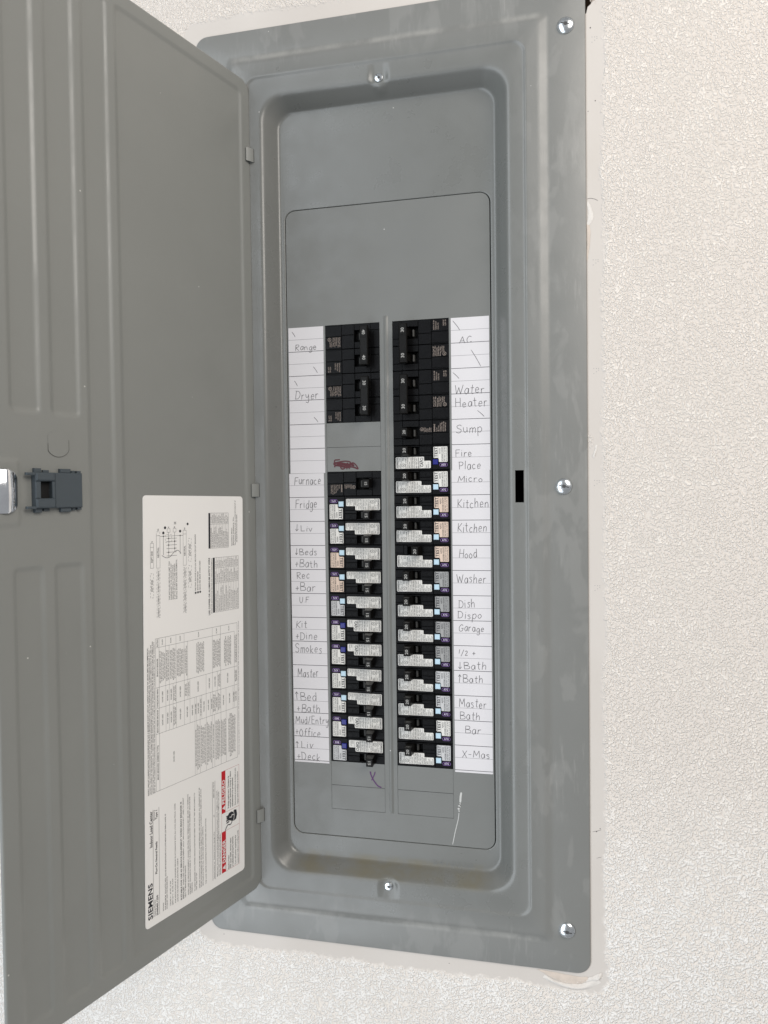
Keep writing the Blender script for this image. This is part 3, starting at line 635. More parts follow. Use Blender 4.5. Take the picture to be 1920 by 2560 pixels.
text(wp, 'DANGER', 18.4, -98.0, 4.1, WF, 41.2, 1); text(wp, 'PELIGRO', 77.0, -97.6, 4.1, WF, 101.5, 1)
for a in (11.6, 70.8): wp.add([WF(a, -98.0), WF(a+4.9, -98.0), WF(a+2.45, -93.7)], [(0, 1, 2)])
polyl([(61.2, 103.8), (60.4, 106.6), (62.6, 107.2), (61.4, 110.2)], .7, wp, .36); polyl([(55.6, 109.4), (60.6, 110.6), (66.2, 109.4)], .55, wp, .36)
obj('white_lettering', wp, M['white'], door)

# ------------------------------------------------------------------ circuit breakers
# breaker space: x = across (u-29, u measured from the spine), z up the column; the left column is turned half round
BF = lambda d: (lambda p, q: (-q-29, -d, p))                 # lettering reading up the column, q = -u
def T(mb, s, u, z0, h, z1=None, d=.5, bold=0, anchor='l'): text(mb, s, z0, -u, h, BF(d), z1, bold, anchor)
def Th(mb, s, u0, z, h, u1, d=.5): text(mb, s, -u1, z, h, lambda p, q: (-p-29, -d, -q), -u0)   # lettering turned half round
def B(mb, u0, u1, z0, z1, y, c=.35, y1=30): mb.box(u0-29, u1-29, y, y1, z0, z1, c)
def body_afci():
    mb = MB(); H = 12.45
    B(mb, .2, 9.2, 4.4, H, -.2); B(mb, .2, 9.2, 2.2, 4.2, -.1, .2); B(mb, 9.3, 13.2, 2.2, H, -.35)
    B(mb, 13.2, 26.6, 11.2, H, -.3); B(mb, 13.2, 26.6, 2.2, 3.2, -.2, .2); B(mb, .2, 39.6, -H, 2.1, -.1)
    B(mb, 26.7, 39.5, 5.6, 11.6, -.45); B(mb, 26.7, 39.5, 11.7, H, -.2, .2); B(mb, 26.7, 39.5, 2.2, 5.4, -.1, .25)
    B(mb, 29.6, 36, -1.6, 2.0, -.25, .2); B(mb, 39.6, 57.8, -H, H, -.25, .5)
    B(mb, 28.2, 32.6, 6.6, 10.6, -.65, .2); B(mb, 33.6, 38.6, 6.6, 10.6, -.65, .2)
    return mb
def body_std(two):
    mb = MB(); H = 12.45
    B(mb, .2, 9.6, -5.4, H, -.15); B(mb, .2, 9.6, -H, -5.6, -.05, .25); B(mb, 9.7, 26.6, 6.0, H, -.35); B(mb, 9.7, 26.6, -H, -6.0, -.4)
    B(mb, 9.7, 13.2, -6, 6, -.2)
    B(mb, 26.8, 40.2, -1.4, H, -.1); B(mb, 26.8, 40.2, -H, -1.6, -.3)
    B(mb, 40.4, 57.8, -.2, H-.5, -.55, .3); B(mb, 40.4, 57.8, -H+1, -.4, -.4, .3); B(mb, 40.4, 57.8, H-.5, H, -.1, .1); B(mb, 40.4, 57.8, -H, -H+1, 0, .1)
    return mb
def pocket(z0, z1):
    mb = MB(); mb.box(13-29, 26.8-29, 7, 9, z0-.3, z1+.3, .1); return mb
def rocker(zc, h):
    mb = MB(); n = 8; prof = [(19.6+1.6-1.6*math.cos(math.pi*i/n)-29, 4.2-2.6*math.sin(math.pi*i/n)) for i in range(n+1)]
    for x, y in prof: mb.v += [(x, y, zc-h/2), (x, y, zc+h/2)]
    mb.f = [(2*i, 2*i+1, 2*i+3, 2*i+2) for i in range(n)]; return mb
HL = 13.5                       # how far a handle stands out of the face
def handle(zc, hz=8.4, w0=6.8):
    mb = MB(); x0, x1 = 10-29, 10+w0-29
    b = [(x0+.2, 6, zc-hz/2-.8), (x1+2.6, 6, zc-hz/2-.8), (x1+2.6, 6, zc+hz/2+.8), (x0+.2, 6, zc+hz/2+.8)]
    t = [(x0, -HL+.5, zc-hz/2), (x1, -HL+.5, zc-hz/2), (x1, -HL+.5, zc+hz/2), (x0, -HL+.5, zc+hz/2)]
    e = [(x0+.5, -HL, zc-hz/2+.5), (x1-.5, -HL, zc-hz/2+.5), (x1-.5, -HL, zc+hz/2-.5), (x0+.5, -HL, zc+hz/2-.5)]
    mb.v = b+t+e
    for r in (0, 4): mb.f += [(r+i, r+4+i, r+4+(i+1) % 4, r+(i+1) % 4) for i in range(4)]
    mb.f.append((11, 10, 9, 8)); return mb
def handle_cap(zc, hz=8.4, w0=6.8):     # the moulded U-shaped hollow at each end of a handle
    mb = MB(); x0, x1 = 10-29, 10+w0-29
    for sg in (1,):
        z = zc+sg*(hz/2+.06); mb.add([(x0+1.6, -HL+1.6, z), (x1-1.6, -HL+1.6, z), (x1-1.6, -HL+4.2, z+.1), (x0+1.6, -HL+4.2, z+.1)], [(0, 1, 2, 3)])
    return mb
def tiebar():
    mb = handle(12.7, 7.4, 6.6); h2 = handle(-12.7, 7.4, 6.6); mb.add(h2.v, h2.f)
    mb.box(9.4-29, 17.4-29, -HL-1.6, -HL+4, -19.6, 19.6, .7)
    for z in (12.7, -12.7): mb.box(10.6-29, 16.0-29, -HL-1.9, -HL-1.5, z-5.2, z+5.2, .15)
    return mb
def sticker(kind):
    st = 31.4 if kind == 'c' else 28.4; dz = -.9 if kind == 'c' else 0; c = .6
    P = [(2.2, -9.8+dz+c), (2.2+c, -9.8+dz), (38.2-c, -9.8+dz), (38.2, -9.8+dz+c), (38.2, -2.3+dz-c), (38.2-c, -2.3+dz), (st, -2.3+dz), (st, 1.9+dz-c), (st-c, 1.9+dz), (2.2+c, 1.9+dz), (2.2, 1.9+dz-c)]
    mb = MB(); mb.prism([(u-29, z) for u, z in P], -.62, -.1); return mb
def sticker_print(kind):
    mb = MB(); d = .68; dz = -.9 if kind == 'c' else 0; z0, z1 = -9.4+dz, 1.5+dz
    S_ = lambda u, a, b, wd=.16: seg(mb, a, -u, b, -u, wd, BF(d))
    T(mb, 'SIEMENS', 4.2, z0, 1.35, z1, d, 1); S_(4.75, -9.8+dz, 1.9+dz)
    T(mb, 'TYPE', 6.0, z0, .85, z0+3, d); T(mb, 'QFGA2N', 7.4, z0, .9, z0+4.6, d); T(mb, 'AFC', 6.9, -1.6+dz, 1.0, z1, d); S_(7.9, -9.8+dz, 1.9+dz); seg(mb, -2.6+dz, -4.75, -2.6+dz, -7.9, .14, BF(d))
    mb.ring(10.1-29, -6.6+dz, 1.75, .32, -d); T(mb, 'UL', 10.7, -6.6+dz, 1.2, None, d, 1, 'c')
    T(mb, 'MADE', 9.6, -1.8+dz, .8, z1, d); T(mb, 'IND', 10.9, -1.6+dz, .8, z1, d)
    rr = random.Random(11 if kind == 'c' else 5); rows = ('LISTED E10848', 'Circuit Breaker &', 'GFCI and', 'Combination AFCI', '120V~ 60Hz 10kA', 'Interrupting Rating', 'Max 10kA 120V~', 'Max. 60HZ Syms', 'HACR TYPE')
    ue = 27.6 if kind == 'c' else 26.6; us = [13.1+(ue-13.1)*k/8 for k in range(9)]
    for u, s in zip(us, rows): T(mb, s, u, z0, 1.0, min(z1-.2, z0+len(s)*.66+1.2), d)
    S_(19.9 if kind != 'c' else 19.6, -9.8+dz, 1.9+dz, .12)
    if kind == 'c':
        S_(26.0, -9.8+dz, 1.9+dz); T(mb, 'CAFCI', 30.4, z0+.9, 2.8, z1-.4, d, 1); S_(32.4, -9.8+dz, -2.3+dz); T(mb, 'ARC', 34.6, z0, 1.25, z0+3.6, d); T(mb, 'FAULT', 36.6, z0, 1.25, z0+5.6, d)
    else:
        S_(27.0, -9.8, 1.9); T(mb, 'SHARED', 28.6, z0, .95, z0+6.6, d); T(mb, 'NEUTRAL', 30.0, z0, 1.0, z0+7, d); S_(30.5, -9.8, -2.3)
        T(mb, 'ARC', 32.0, z0, 1.0, z0+3.4, d); T(mb, 'FAULT', 33.7, z0, 1.15, z0+5.8, d); S_(34.3, -9.8, -2.3); T(mb, 'GND', 35.8, z0, 1.0, z0+3.6, d); T(mb, 'FAULT', 37.6, z0, 1.15, z0+5.8, d)
    return mb
def test_sticker():
    c = .5; P = [(41.3, -.3+c), (41.3+c, -.3), (45.6, -.3), (46.2, -1.0), (46.6, -1.6), (46.6, -4.5+c), (46.6+c, -4.5), (55.4-c, -4.5), (55.4, -4.5+c), (55.4, 11-c), (55.4-c, 11), (41.3+c, 11), (41.3, 11-c)]
    mb = MB(); mb.prism([(u-29, z) for u, z in P], -.66, -.2); return mb
def test_print(kind, serial):
    mb = MB(); d = .72
    T(mb, 'TEST', 45.1, .4, 3.0, 10.7, d, 1); seg(mb, -.3, -45.8, 11, -45.8, .16, BF(d)); seg(mb, -4.5, -51.4, 11, -51.4, .16, BF(d))
    T(mb, 'AF233' if kind == 'c' else 'AJ022', 48.3, 3.6, 1.45, 9.4, d); T(mb, serial, 50.7, -4.0, 1.45, 10.2, d)
    for u, s in ((53.0, '30K REV C 25 BH'), (54.7, 'AUG CUR KFR 25')): T(mb, s, u, -4.0, 1.05, 10.4, d)
    return mb
def button():
    mb = MB(); mb.box(40.5-29, 45.8-29, -1.5, 0, -7.2, -1.8, .45); return mb
def datecode():
    mb = MB(); d = .36; cz, cu, hl, r = -7.6, 51.2, 2.3, 1.65; n = 10; v = []
    P = [(cu+hl+r*math.sin(math.pi*i/n), cz+r*math.cos(math.pi*i/n)) for i in range(n+1)]+[(cu-hl-r*math.sin(math.pi*i/n), cz-r*math.cos(math.pi*i/n)) for i in range(n+1)]
    mb.ribbon([(u-29, z) for u, z in P+P[:2]], .42, -d, taper=False); return mb
def dateprint(s):
    mb = MB(); text(mb, s, -53.6, 8.4-.0, 2.0, lambda p, q: (p+53.6+48.9-29, -.38, q-8.4-8.5), -53.6+4.7, 1); return mb
def std_print(kind, two):
    mb = MB(); d = .62; rr = random.Random(kind)
    if two == 0:      # single pole
        mb.ring(29.4-29, 3.4, 1.6, .3, -.2); T(mb, 'UL', 30.0, 3.4, 1.1, None, .2, 1, 'c')
        for k, s in enumerate(('LISTED', 'CIRCUIT', 'BREAKER', 'UNIT', 'E10848', '40/75C')): T(mb, s, 32.2+k*1.4, .6, .85, .6+rr.uniform(3.4, 4.6), .2)
        T(mb, 'SIEMENS', 43.0, .6, 1.3, 8.4, d, 1)
        for k, s in enumerate(('Type QP', 'QF 1 Pole', 'Voltage Rating', '120/240V~ Max', 'Interrupting Rat', '10000 RMS Sym')): T(mb, s, 45.2+k*1.75, .6, 1.05, .6+(4, 6, 8.5, 9.6, 10.2, 9.2)[k], d)
        for k, s in enumerate(('HACR TYPE 40C', 'SWD 15-20A', 'CU-AL 75C WIRE', 'TORQUE 25 LB')): Th(mb, s, 42.2+.8*(k % 2), -1.9-k*1.9, 1.05, 54.4-.6*k, .46)
    elif two == 1:    # upper pole carries the small rating print
        for k, s in enumerate(('ISSUE NO. GF-1038', 'TORQUE 35 LB-IN', 'CU/AL 75C')): T(mb, s, 43.4+k*2.2, 1.4, 1.15, 1.4+(9.4, 8.4, 7)[k], d)
        for k, s in enumerate(('HACR 40C', 'LOT 25')): T(mb, s, 53.2+k*2.0, 5, 1.15, 11, d)
    else:
        for k, s in enumerate(('2 Pole Type QP', '120/240V~ Max', 'Interrupting', '10,000 RMS Sym', 'Amps Max', 'Circuit Brkr', 'LISTED')): T(mb, s, 42.6+k*1.75, .2+(4.2 if k > 4 else 0), 1.1, .2+(10, 10.4, 8.6, 10.2, 9.4, 10.2, 10)[k], d)
        mb.ring(53.2-29, 2.4, 1.7, .32, -d); T(mb, 'UL', 53.8, 2.4, 1.1, None, d, 1, 'c')
        for k, s in enumerate(('SIEMENS', 'HACR Type 40C')): Th(mb, s, (48.5, 46)[k], -3.2-k*2.2, 1.3, 55, .46)
    return mb
def number(s, zc, d, h=2.9, w=5.0): mb = MB(); T(mb, s, 14.8, zc-w/2, h, zc+w/2, d); return mb
# shared meshes
def proto(name, mb, mat, smooth=None): o = recalc(obj(name, mb, mat, None, smooth)); col.objects.unlink(o); return o
def pplain(name, mb, mat): o = obj(name, mb, mat); col.objects.unlink(o); return o
PR = dict(
    afci=proto('body', body_afci(), M['black']), std=proto('body', body_std(0), M['black']),
    pock_a=proto('handle_well', pocket(3, 11.4), M['hole']), pock_s=proto('handle_well', pocket(-6, 6), M['hole']),
    rock_a=pplain('rocker', rocker(7, 6.4), M['rocker']), rock_s=pplain('rocker', rocker(0, 6.6), M['rocker']),
    hand_a=proto('handle', handle(7), M['handle']), hand_s=proto('handle', handle(0), M['handle']), tie=proto('tied_handle', tiebar(), M['handle']),
    cap_a=pplain('handle_hollow', handle_cap(7), M['rocker']), button=proto('test_button', button(), M['lblue']), button_c=proto('test_button', button(), M['dblue']),
    oval=pplain('date_code_ring', datecode(), M['purple']), code_g=pplain('date_code', dateprint('A7G'), M['lilac']), code_c=pplain('date_code', dateprint('B03'), M['lilac']), code_c2=pplain('date_code', dateprint('A03'), M['lilac']),
    p0=pplain('rating_print', std_print(2, 0), M['tan']), p1=pplain('rating_print', std_print(3, 1), M['tan']), p2=pplain('rating_print', std_print(4, 2), M['tan']))
for k in 'gc':
    PR['stk_'+k] = proto('rating_sticker', sticker(k), M['stk']); PR['pri_'+k] = pplain('sticker_print', sticker_print(k), M['print'])
    PR['tpr_'+k] = pplain('test_print', test_print(k, 'N2508160299' if k == 'g' else 'X2506010428'), M['print'])
for nm, mk_ in (('w', 'stk'), ('c', 'stkc'), ('g', 'stkg'), ('l', 'stkl')): PR['tst_'+nm] = proto('test_sticker', test_sticker(), M[mk_])
for a in ('15', '20'):
    PR['na'+a] = pplain('amp_number', number(a, 7, HL+.06), M['dial']); PR['ns'+a] = pplain('amp_number', number(a, 0, HL+.06, 2.8, 4.2), M['dial'])
for a in ('30', '40'):
    PR['nt'+a] = pplain('amp_number', number(a, 0, HL+1.97, 3.2, 4.8), M['dial'])
def put(key, parent, dz=0., dx=0.):
    o = PR[key].copy(); o.name = PR[key].name.split('.')[0]; col.objects.link(o); o.parent = parent; o.location = (dx*K, 0, dz*K); return o
def breaker(side, row, kind, amps, text_, sticker_tone='w', off=False, poles=1):
    cx, cz = side*35.66, -25.4*(row+poles/2)
    t = thing('circuit_breaker', text_, 'circuit breaker', (cx, 0, cz), (0, math.pi if side < 0 else 0, 0), 'circuit breakers in the panel')
    t.rotation_euler.y += math.radians(random.uniform(-.25, .25)); t.location.y += random.uniform(-.15, .15)*K
    dx = 11.0 if off else 0
    if kind == 'two':
        for s, pk in ((12.7, 'p1'), (-12.7, 'p2')):
            b = put('std', t, s); put('pock_s', t, s); put('rock_s', t, s); put(pk, t, s)
        h = put('tie', t); put('nt'+amps, h, 12.7); put('nt'+amps, h, -12.7)
    elif kind == 'std':
        put('std', t); put('pock_s', t); put('rock_s', t); put('p0', t); h = put('hand_s', t); put('ns'+amps, h)
    else:
        put('afci', t); put('pock_a', t); put('rock_a', t); s = put('stk_'+kind, t, random.uniform(-.35, .35), random.uniform(-.5, .5)); s.rotation_euler.y = math.radians(random.uniform(-.7, .7)); put('pri_'+kind, s)
        s = put('tst_'+sticker_tone, t, random.uniform(-.3, .3), random.uniform(-.3, .3)); s.rotation_euler.y = math.radians(random.uniform(-.5, .5)); put('tpr_'+kind, s); put('button' if kind == 'g' else 'button_c', t); s = put('oval', t); put('code_g' if kind == 'g' else ('code_c' if side < 0 else 'code_c2'), s)
        h = put('hand_a', t, 0, dx-1.5 if off else 0); put('na'+amps, h); put('cap_a', h)
    return t
SB = 'light blue button'; DB = 'dark blue button'
breaker(-1, 0, 'two', '40', 'double black 40 amp breaker with tied handles beside the word Range', poles=2)
breaker(-1, 2, 'two', '30', 'double black 30 amp breaker with tied handles beside the word Dryer', poles=2)
breaker(-1, 6, 'std', '15', 'all black 15 amp single breaker beside the word Furnace')
left = [(7, 'g', 'Fridge', 'w'), (8, 'g', 'down arrow Liv', 'w'), (9, 'g', 'down arrow Beds', 'c'), (10, 'g', 'Rec', 'c'), (11, 'g', 'U.F', 'l'), (12, 'c', 'Kit + Dine', 'w'), (13, 'c', 'Smokes', 'w'), (14, 'g', 'Master, under the Smokes breaker', 'w'), (15, 'g', 'up arrow Bed', 'w'), (16, 'c', 'Mud/Entry', 'w'), (17, 'c', 'up arrow Liv + Deck', 'l')]
for row, k, nm, tone in left: breaker(-1, row, k, '15', f'15 amp breaker with {SB if k == "g" else DB} beside {nm}', tone)
breaker(1, 0, 'two', '30', 'double black 30 amp breaker with tied handles beside the letters AC', poles=2)
breaker(1, 2, 'two', '30', 'double black 30 amp breaker with tied handles beside Water Heater', poles=2)
breaker(1, 4, 'std', '20', 'all black 20 amp single breaker beside the word Sump')
right = [(5, 'c', 'Fire Place', 'w', 0), (6, 'g', 'Micro', 'w', 0), (7, 'g', 'Kitchen, under the Micro breaker', 'c', 0), (8, 'g', 'Kitchen, above the Hood breaker', 'c', 0), (9, 'g', 'Hood, its handle thrown outward', 'c', 1), (10, 'g', 'Washer', 'g', 0), (11, 'g', 'Dish Dispo', 'g', 0), (12, 'g', 'Garage', 'g', 0), (13, 'g', '1/2 + down arrow Bath', 'g', 0), (14, 'g', 'up arrow Bath', 'l', 0), (15, 'g', 'Master Bath', 'l', 0), (16, 'g', 'Bar, above the X-Mas breaker', 'w', 0), (17, 'g', 'X-Mas', 'l', 0)]
for row, k, nm, tone, off in right: breaker(1, row, k, '20', f'20 amp breaker with {SB if k == "g" else DB} beside {nm}', tone, bool(off))

# ------------------------------------------------------------------ handwritten directory strips
HW = {}
GD = '''A .72 !0,0 .35,1 .7,0;!.15,.35 .6,.35|B .62 !.05,0 .05,1;.05,1 .5,.95 .48,.6 .08,.53 .6,.42 .6,.08 .05,0|C .7 .65,.85 .4,1 .1,.6 .15,.1 .4,0 .68,.15|D .68 !.08,0 .1,1;0,.98 .45,.9 .65,.5 .45,.08 0,0|E .62 !.6,1 .08,1 .08,0 .62,0;!.08,.52 .5,.52|F .6 !.62,1 .08,1 .06,0;!.08,.55 .5,.57|G .74 .65,.85 .4,1 .08,.6 .15,.1 .45,0 .66,.2 .66,.45;!.4,.45 .75,.45|H .68 !.08,1 .06,0;!.62,1 .62,0;!.08,.5 .62,.5|K .6 !.08,1 .08,0;!.58,1 .1,.45 .6,0|L .5 !.08,1 .06,0 .52,.02|M .84 !.05,0 .12,1 .42,.3 .75,1 .82,0|O .6 .3,1 .02,.5 .3,0 .58,.5 .3,1|P .6 !.08,0 .08,1;.0,.98 .5,.95 .58,.7 .4,.5 .08,.48|R .6 !.08,0 .08,1;.02,.97 .5,.95 .52,.68 .1,.5;!.1,.5 .6,0|S .62 .58,.85 .4,1 .1,.85 .2,.58 .55,.4 .5,.08 .25,0 .02,.12|U .64 .05,1 .08,.3 .32,0 .56,.3 .6,1|W .9 !0,1 .2,0 .42,.75 .65,0 .9,1|X .62 !.05,1 .6,0;!.6,1 .05,0
a .5 .46,.5 .25,.62 .05,.3 .2,0 .38,.12 .47,.55;!.47,.6 .48,.02|b .5 !.06,1 .06,0;.06,.3 .3,.6 .48,.35 .33,.02 .06,.08|c .46 .43,.5 .25,.6 .05,.3 .2,0 .45,.1|d .5 .45,.5 .25,.6 .05,.3 .2,0 .38,.1 .46,.4;!.48,1 .47,.02|e .5 .06,.32 .44,.34 .3,.6 .08,.42 .14,.04 .46,.1|f .42 .48,.93 .32,1 .2,.8 .18,0;!.03,.55 .4,.57|g .5 .46,.5 .25,.62 .05,.3 .2,0 .38,.12 .47,.55;.47,.6 .47,-.22 .25,-.42 .05,-.3|h .5 !.06,1 .05,0;.06,.35 .28,.62 .43,.45 .44,0|i .16 !.08,.6 .08,0;!.08,.8 .1,.85|k .46 !.06,1 .06,0;!.42,.6 .08,.28 .44,0|m .7 !.06,.6 .05,0;.06,.4 .22,.6 .34,.45 .34,0;.34,.4 .5,.6 .64,.45 .64,0|n .5 !.06,.6 .05,0;.06,.4 .27,.62 .43,.45 .44,0|o .46 .24,.6 .02,.3 .22,0 .44,.3 .24,.6|p .5 !.06,.6 .05,-.42;.06,.45 .3,.62 .48,.35 .3,.02 .06,.12|r .42 !.06,.6 .06,0;.06,.35 .2,.57 .4,.56|s .42 .4,.52 .22,.6 .08,.48 .35,.25 .3,.02 .05,.06|t .4 !.2,.95 .2,.1 .28,0 .38,.05;!.02,.64 .4,.64|u .48 .05,.6 .08,.15 .24,0 .42,.22;!.44,.6 .45,0|v .42 !.02,.6 .2,0 .42,.6|y .48 .05,.6 .1,.25 .28,.2 .42,.45;.44,.6 .42,-.2 .25,-.42 .05,-.3|l .16 !.08,1 .08,0|/ .44 !.05,-.05 .4,1.05|- .44 !.05,.45 .4,.45|. .16 !.06,.02 .1,.06|+ .44 !.0,.42 .42,.45;!.22,.72 .2,.14|1 .2 !.1,1 .08,.3|2 .46 .05,.7 .22,.82 .36,.6 .05,.05 .42,.08|v .42 !.02,.6 .2,0 .42,.6|↓ .5 !.2,1 .2,0;!.02,.28 .2,0 .38,.3|↑ .5 !.2,0 .2,1;!.02,.72 .2,1 .38,.7'''
for g in GD.replace('\n', '|').split('|'):
    c, wd, st = g.split(' ', 2); ss = []
    for s in st.split(';'):
        pts = [tuple(float(q) for q in p.split(',')) for p in s.lstrip('!').split()]; ss.append((s[0] == '!', pts))
    HW[c] = (float(wd), ss)
ri = random.Random(21)
def handwrite(mb, s, x0, x1, z, h, yb):
    gap = .17; tot = sum((.3 if c in ' _' else HW[c][0]) for c in s)+gap*(len(s)-1); sx = (x1-x0)/tot; x = x0; k = 0
    for c in s:
        if c in ' _': x += (.3+gap)*sx; continue
        wd, ss = HW[c]; dz = ri.uniform(-.08, .07)*h; sl = ri.uniform(-.06, .14); hh = h*ri.uniform(.9, 1.1)
        for straight, pts in ss:
            P = pts if straight else crom(pts, 5)
            Q = [(x+(px+sl*py)*sx, z+dz+py*hh) for px, py in P]
            
            if straight:
                for qa, qb in zip(pts, pts[1:]):
                    mid = ((qa[0]+qb[0])/2+ri.uniform(-.015, .015), (qa[1]+qb[1])/2)
                    mb.ribbon([(x+(px+sl*py)*sx, z+dz+py*hh) for px, py in crom([qa, mid, qb], 3)], .5, yb-.012*(k % 6), 0, False); k += 1
            else: mb.ribbon(Q, .5, yb-.012*(k % 6), 0); k += 1
        x += (wd+gap)*sx
HWL = [('Range', -97.8, -74.3, -24.0, 6.0), ('Dryer', -98.6, -72.9, -75.3, 8.5), ('Furnace', -99.3, -70.3, -164.5, 8.5), ('Fridge', -98.5, -74.9, -189.5, 8.5), ('↓Liv', -99.3, -80.5, -213.9, 6.5), ('↓Beds', -100.0, -76.1, -239.2, 6.9), ('+Bath', -100.2, -75.6, -251.8, 7.9), ('Rec', -98.6, -84.7, -264.0, 7.4), ('+Bar', -100.3, -78.2, -277.0, 8.4), ('U.F', -96.3, -85.8, -289.4, 6.5), ('Kit', -100.9, -88.5, -316.3, 8.0), ('+Dine', -101.2, -77.5, -328.8, 7.9), ('Smokes', -102.0, -72.9, -342.6, 8.7), ('Master', -99.8, -76.6, -368.5, 9.0), ('↑Bed', -102.8, -79.6, -393.6, 8.6), ('+Bath', -101.2, -75.9, -406.2, 8.0), ('Mud/Entry', -103.2, -66.9, -418.3, 8.0), ('+Office', -103.4, -76.0, -432.0, 8.0), ('↑Liv', -103.6, -84.5, -444.8, 7.6), ('+Deck', -102.0, -77.2, -457.5, 8.0),
       ('AC', 75.0, 87.4, -26.0, 6.1), ('Water', 70.0, 99.7, -76.7, 8.8), ('Heater', 70.3, 102.2, -89.8, 8.7), ('Sump', 70.6, 96.9, -115.6, 8.4), ('Fire', 70.1, 86.3, -139.6, 7.9), ('Place', 73.4, 95.0, -152.4, 8.0), ('Micro', 72.3, 97.3, -165.1, 6.8), ('Kitchen', 72.0, 103.1, -191.0, 8.9), ('Kitchen', 71.8, 100.8, -215.5, 8.5), ('Hood', 72.9, 91.1, -241.4, 8.5), ('Washer', 70.5, 99.7, -266.7, 8.5), ('Dish', 72.0, 88.3, -291.6, 8.2), ('Dispo', 70.9, 94.7, -303.0, 7.5), ('Garage', 71.7, 97.1, -316.0, 7.1), ('1/2_+', 71.1, 88.5, -340.8, 6.2), ('↓Bath', 71.0, 98.9, -354.1, 7.5), ('↑Bath', 70.3, 95.4, -367.9, 7.6), ('Master', 71.4, 98.9, -393.1, 8.6), ('Bath', 72.2, 92.0, -405.9, 8.0), ('Bar', 77.2, 92.8, -419.7, 8.0), ('X-Mas', 73.6, 101.4, -444.1, 7.6)]
SLASH = [(-101.0, -4.4, -97.4, -9.9), (-78.0, -41.9, -73.5, -48.5), (-99.0, -55.8, -95.7, -61.3), (-78.1, -94.5, -73.6, -99.9), (68.7, -3.4, 75.8, -13.3), (86.7, -33.3, 96.2, -50.2), (68.2, -55.0, 74.5, -61.4), (92.4, -93.8, 99.1, -100.1)]
def strip(side, z1, z0, rot, label, lift):
    x0, x1 = (66.6, 104.7) if side > 0 else (-104.8, -66.6); zb = z0
    t = thing('directory_strip', label, 'paper strip', (0, 0, z0), (0, rot, 0), 'handwritten directory strips')
    if rot: t.location.x += (x0*(1-math.cos(rot)))*K
    f2 = lambda x, y, z: (x, y, z-zb)
    y = -.22-lift
    p = MB(); poly = [(x0, z0), (x1, z0), (x1, z1), (x0, z1)]; p.prism(poly, y, -.12); obj('paper', p, M['paper'], t, fn=f2)
    k = 1
    while -12.7*k > -470:
        z = -12.7*k-.3
        if z0+1 < z < z1-1:
            r1 = MB(); seg(r1, x0, z, x1, z, .55 if k % 2 == 0 else .34, lambda a, b: (a, y-.05, b)); obj('ruled_line', r1, M['rule' if k % 2 == 0 else 'rulet'], t, fn=f2)
        k += 1
    for s, a, b, z, h in HWL:
        if (a > 0) == (side > 0) and z0-2 < z+h/2 < z1:
            mb = MB(); handwrite(mb, s, a, b, z, h, y-.10); o = obj('handwriting', mb, M['ink'], t, fn=f2); o['label'] = 'handwritten ' + s.replace('_', ' ').replace('↓', 'down arrow ').replace('↑', 'up arrow ')
    for a, c, b, d in SLASH:
        if (a > 0) == (side > 0) and z0 < (c+d)/2 < z1:
            mb = MB(); mb.ribbon(crom([(a, c), ((a+b)/2+.3, (c+d)/2), (b, d)], 4), .5, y-.1); obj('pencil_slash', mb, M['ink'], t, fn=f2)
strip(-1, -.4, -153.2, 0, 'paper strip reading Range and Dryer, beside the doubled black breakers', 0)
strip(-1, -153.0, -459.8, math.radians(-.3), 'long paper strip running from Furnace down to Deck', .12)
strip(1, -.6, -153.4, 0, 'paper strip reading AC, Water Heater, Sump and Fire Place', 0)
strip(1, -153.2, -459.8, math.radians(-.12), 'long paper strip running from Micro down to X-Mas', .12)

# ------------------------------------------------------------------ damage to the drywall round the panel
wf = lambda x, y, z: (x, y, z)
def crumbs(name, cx, cz, sx, sz, n, r0, r1, mat, seed):
    rr = random.Random(seed); mb = MB()
    for _ in range(n):
        x, z, r = rr.gauss(cx, sx), rr.gauss(cz, sz), rr.uniform(r0, r1); y = WY
        k = [rr.uniform(.6, 1.2) for _ in range(6)]
        base = [(x+r*k[i]*math.cos(i*1.047), y+.1, z+r*k[i]*math.sin(i*1.047)) for i in range(6)]
        top = [(x+.5*r*k[i]*math.cos(i*1.047+.3), y-r*.7, z+.5*r*k[i]*math.sin(i*1.047+.3)) for i in range(6)]
        mb.add(base+top, [(i, (i+1) % 6, 6+(i+1) % 6, 6+i) for i in range(6)]+[(6, 7, 8, 9, 10, 11)])
    return obj(name, mb, mat, wall, 50, wf, 'stuff')
crumbs('gypsum_crumbs', 180, -651.5, 8, 1.2, 40, .3, .9, M['gyp'], 1)
crumbs('gypsum_crumbs', 199.8, -129, 1.4, 3.2, 26, .4, 1.1, M['gyp'], 2)
crumbs('gypsum_crumbs', 204.3, 283, 1.3, 2.2, 26, .3, .8, M['kraft'], 3)
def sheet(name, top, bot, mat, lift, seed, n=40):
    """ragged skin of paper or filler between two edge curves"""
    rr = random.Random(seed); A, B_ = crom(top, 10), crom(bot, 10); n = min(len(A), len(B_)); mb = MB(); m_ = 7
    for i in range(n):
        for j in range(m_):
            t = j/(m_-1); x = A[i][0]*(1-t)+B_[i][0]*t; z = A[i][1]*(1-t)+B_[i][1]*t
            e = math.sin(math.pi*t)*math.sin(math.pi*min(1, max(0, i/(n-1))))
            mb.v.append((x+rr.gauss(0, .12), WY-.15-lift*e*(.75+.3*math.sin(i*.23+j*.4))-abs(rr.gauss(0, .07)), z+rr.gauss(0, .12)))
    for i in range(n-1):
        for j in range(m_-1): a = i*m_+j; mb.f.append((a, a+1, a+m_+1, a+m_))
    return obj(name, mb, mat, wall, 45, wf)
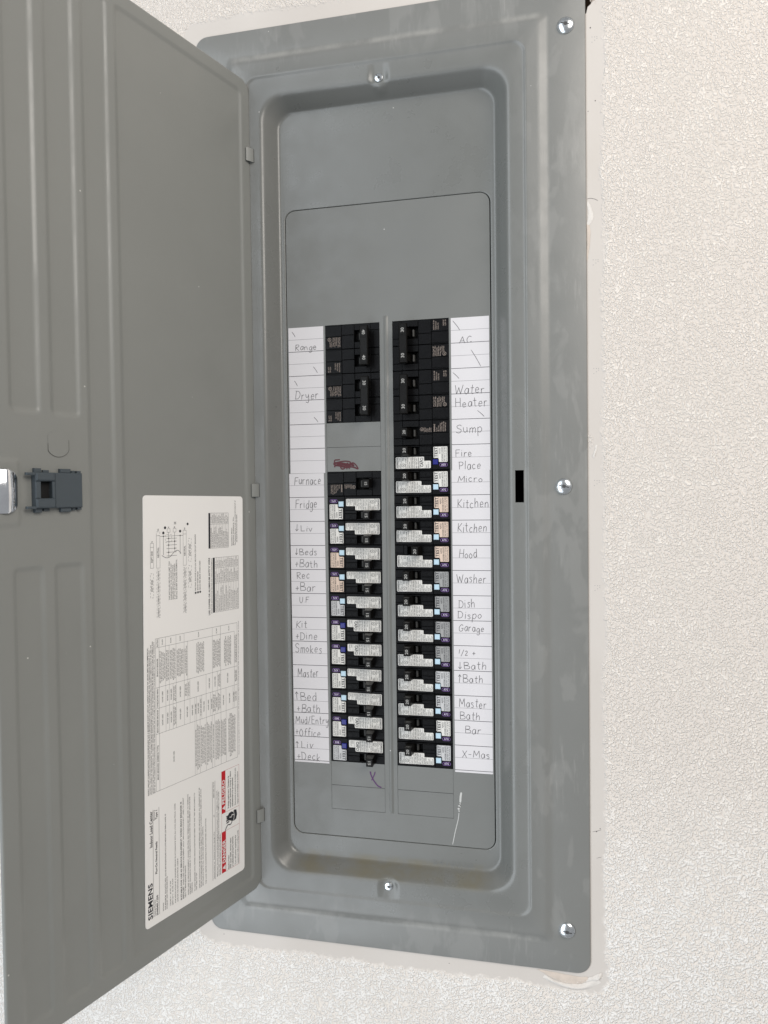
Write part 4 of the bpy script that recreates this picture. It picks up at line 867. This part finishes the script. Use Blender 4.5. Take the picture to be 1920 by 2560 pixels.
sheet('torn_paper_patch', [(146, -644.5), (158, -645), (172, -646), (186, -647), (194, -646)], [(148, -645), (158, -650), (172, -654.5), (186, -654), (196, -649)], M['kraft'], .5, 4)
sheet('lifted_paper_curl', [(154, -649), (164, -653), (176, -655), (190, -653), (203, -645)], [(152, -652), (164, -657), (178, -659.5), (194, -658), (207, -650)], M['gyp'], 2.6, 5)
sheet('lifted_paper_curl', [(196, -646), (199, -645), (203, -642.5), (206, -641), (208, -640.5)], [(193, -651), (198, -650.5), (203, -649), (206, -647), (208.5, -645)], M['gyp'], 2.6, 6)
sheet('brown_paper_scar', [(197, 75.0), (197.5, 71.0), (197.6, 63.0), (197.4, 53.0), (197, 43.0)], [(197.6, 77.0), (200.2, 74.0), (201, 66.0), (200, 55.0), (198, 41.0)], M['kraft'], .5, 7)
sheet('filler_smear', [(197.5, 95.0), (199, 89.0), (199, 83.0), (198, 78.0), (197.5, 75.0)], [(199, 98.0), (202, 91.0), (204, 84.0), (203, 79.0), (199, 74.0)], M['gyp'], .5, 8)
sheet('plaster_nib', [(204.5, -132.0), (204, -136.0), (203, -139.0), (202, -141.5), (201.5, -142.5)], [(206.5, -132.0), (206, -136.0), (205, -140.0), (204.2, -143.0), (203, -145.0)], M['gyp'], .9, 9)
dots = MB()
for cx, cz in ((206, 247), (206, 40), (206, -62), (206, -168), (206, -268)):
    for a, b in ((-2.6, 2.2), (-.2, 2.0), (1.8, 2.0), (1.8, .4), (-.2, -1), (-2.6, -2.6)):
        x, z = cx+a, cz+b; dots.prism([(x+.42*math.cos(t*1.05), z+.42*math.sin(t*1.05)) for t in range(6)], WY-.06, WY)
obj('tape_perforations', dots, plain('grey_dot', (.33, .32, .31), .8), wall, fn=wf, kind='stuff')
fk = MB()
for x, z, r in ((202, 258, .7), (206, 190, .6), (199.5, 181, .5), (-184, -649, .5), (60, -650, .45), (203.5, -503, .6), (207, -500, .5)): fk.prism([(x+r*math.cos(t*1.05)*random.uniform(.6, 1.3), z+r*math.sin(t*1.05)) for t in range(6)], WY-.08, WY)
fk.ribbon([(200, -503.5), (204, -502.5), (208, -501)], .35, WY-.1); fk.ribbon([(203.5, -529), (206, -528), (208, -527.6)], .3, WY-.1); fk.ribbon(crom([(198, 99.5), (201, 99.9), (205, 98.8), (208, 97)], 4), .35, WY-.1)
obj('wall_flecks', fk, plain('dark_fleck', (.06, .05, .05), .9), wall, fn=wf, kind='stuff')
for o in list(bpy.data.objects):
    if o.users == 0 or not o.users_collection: bpy.data.objects.remove(o)
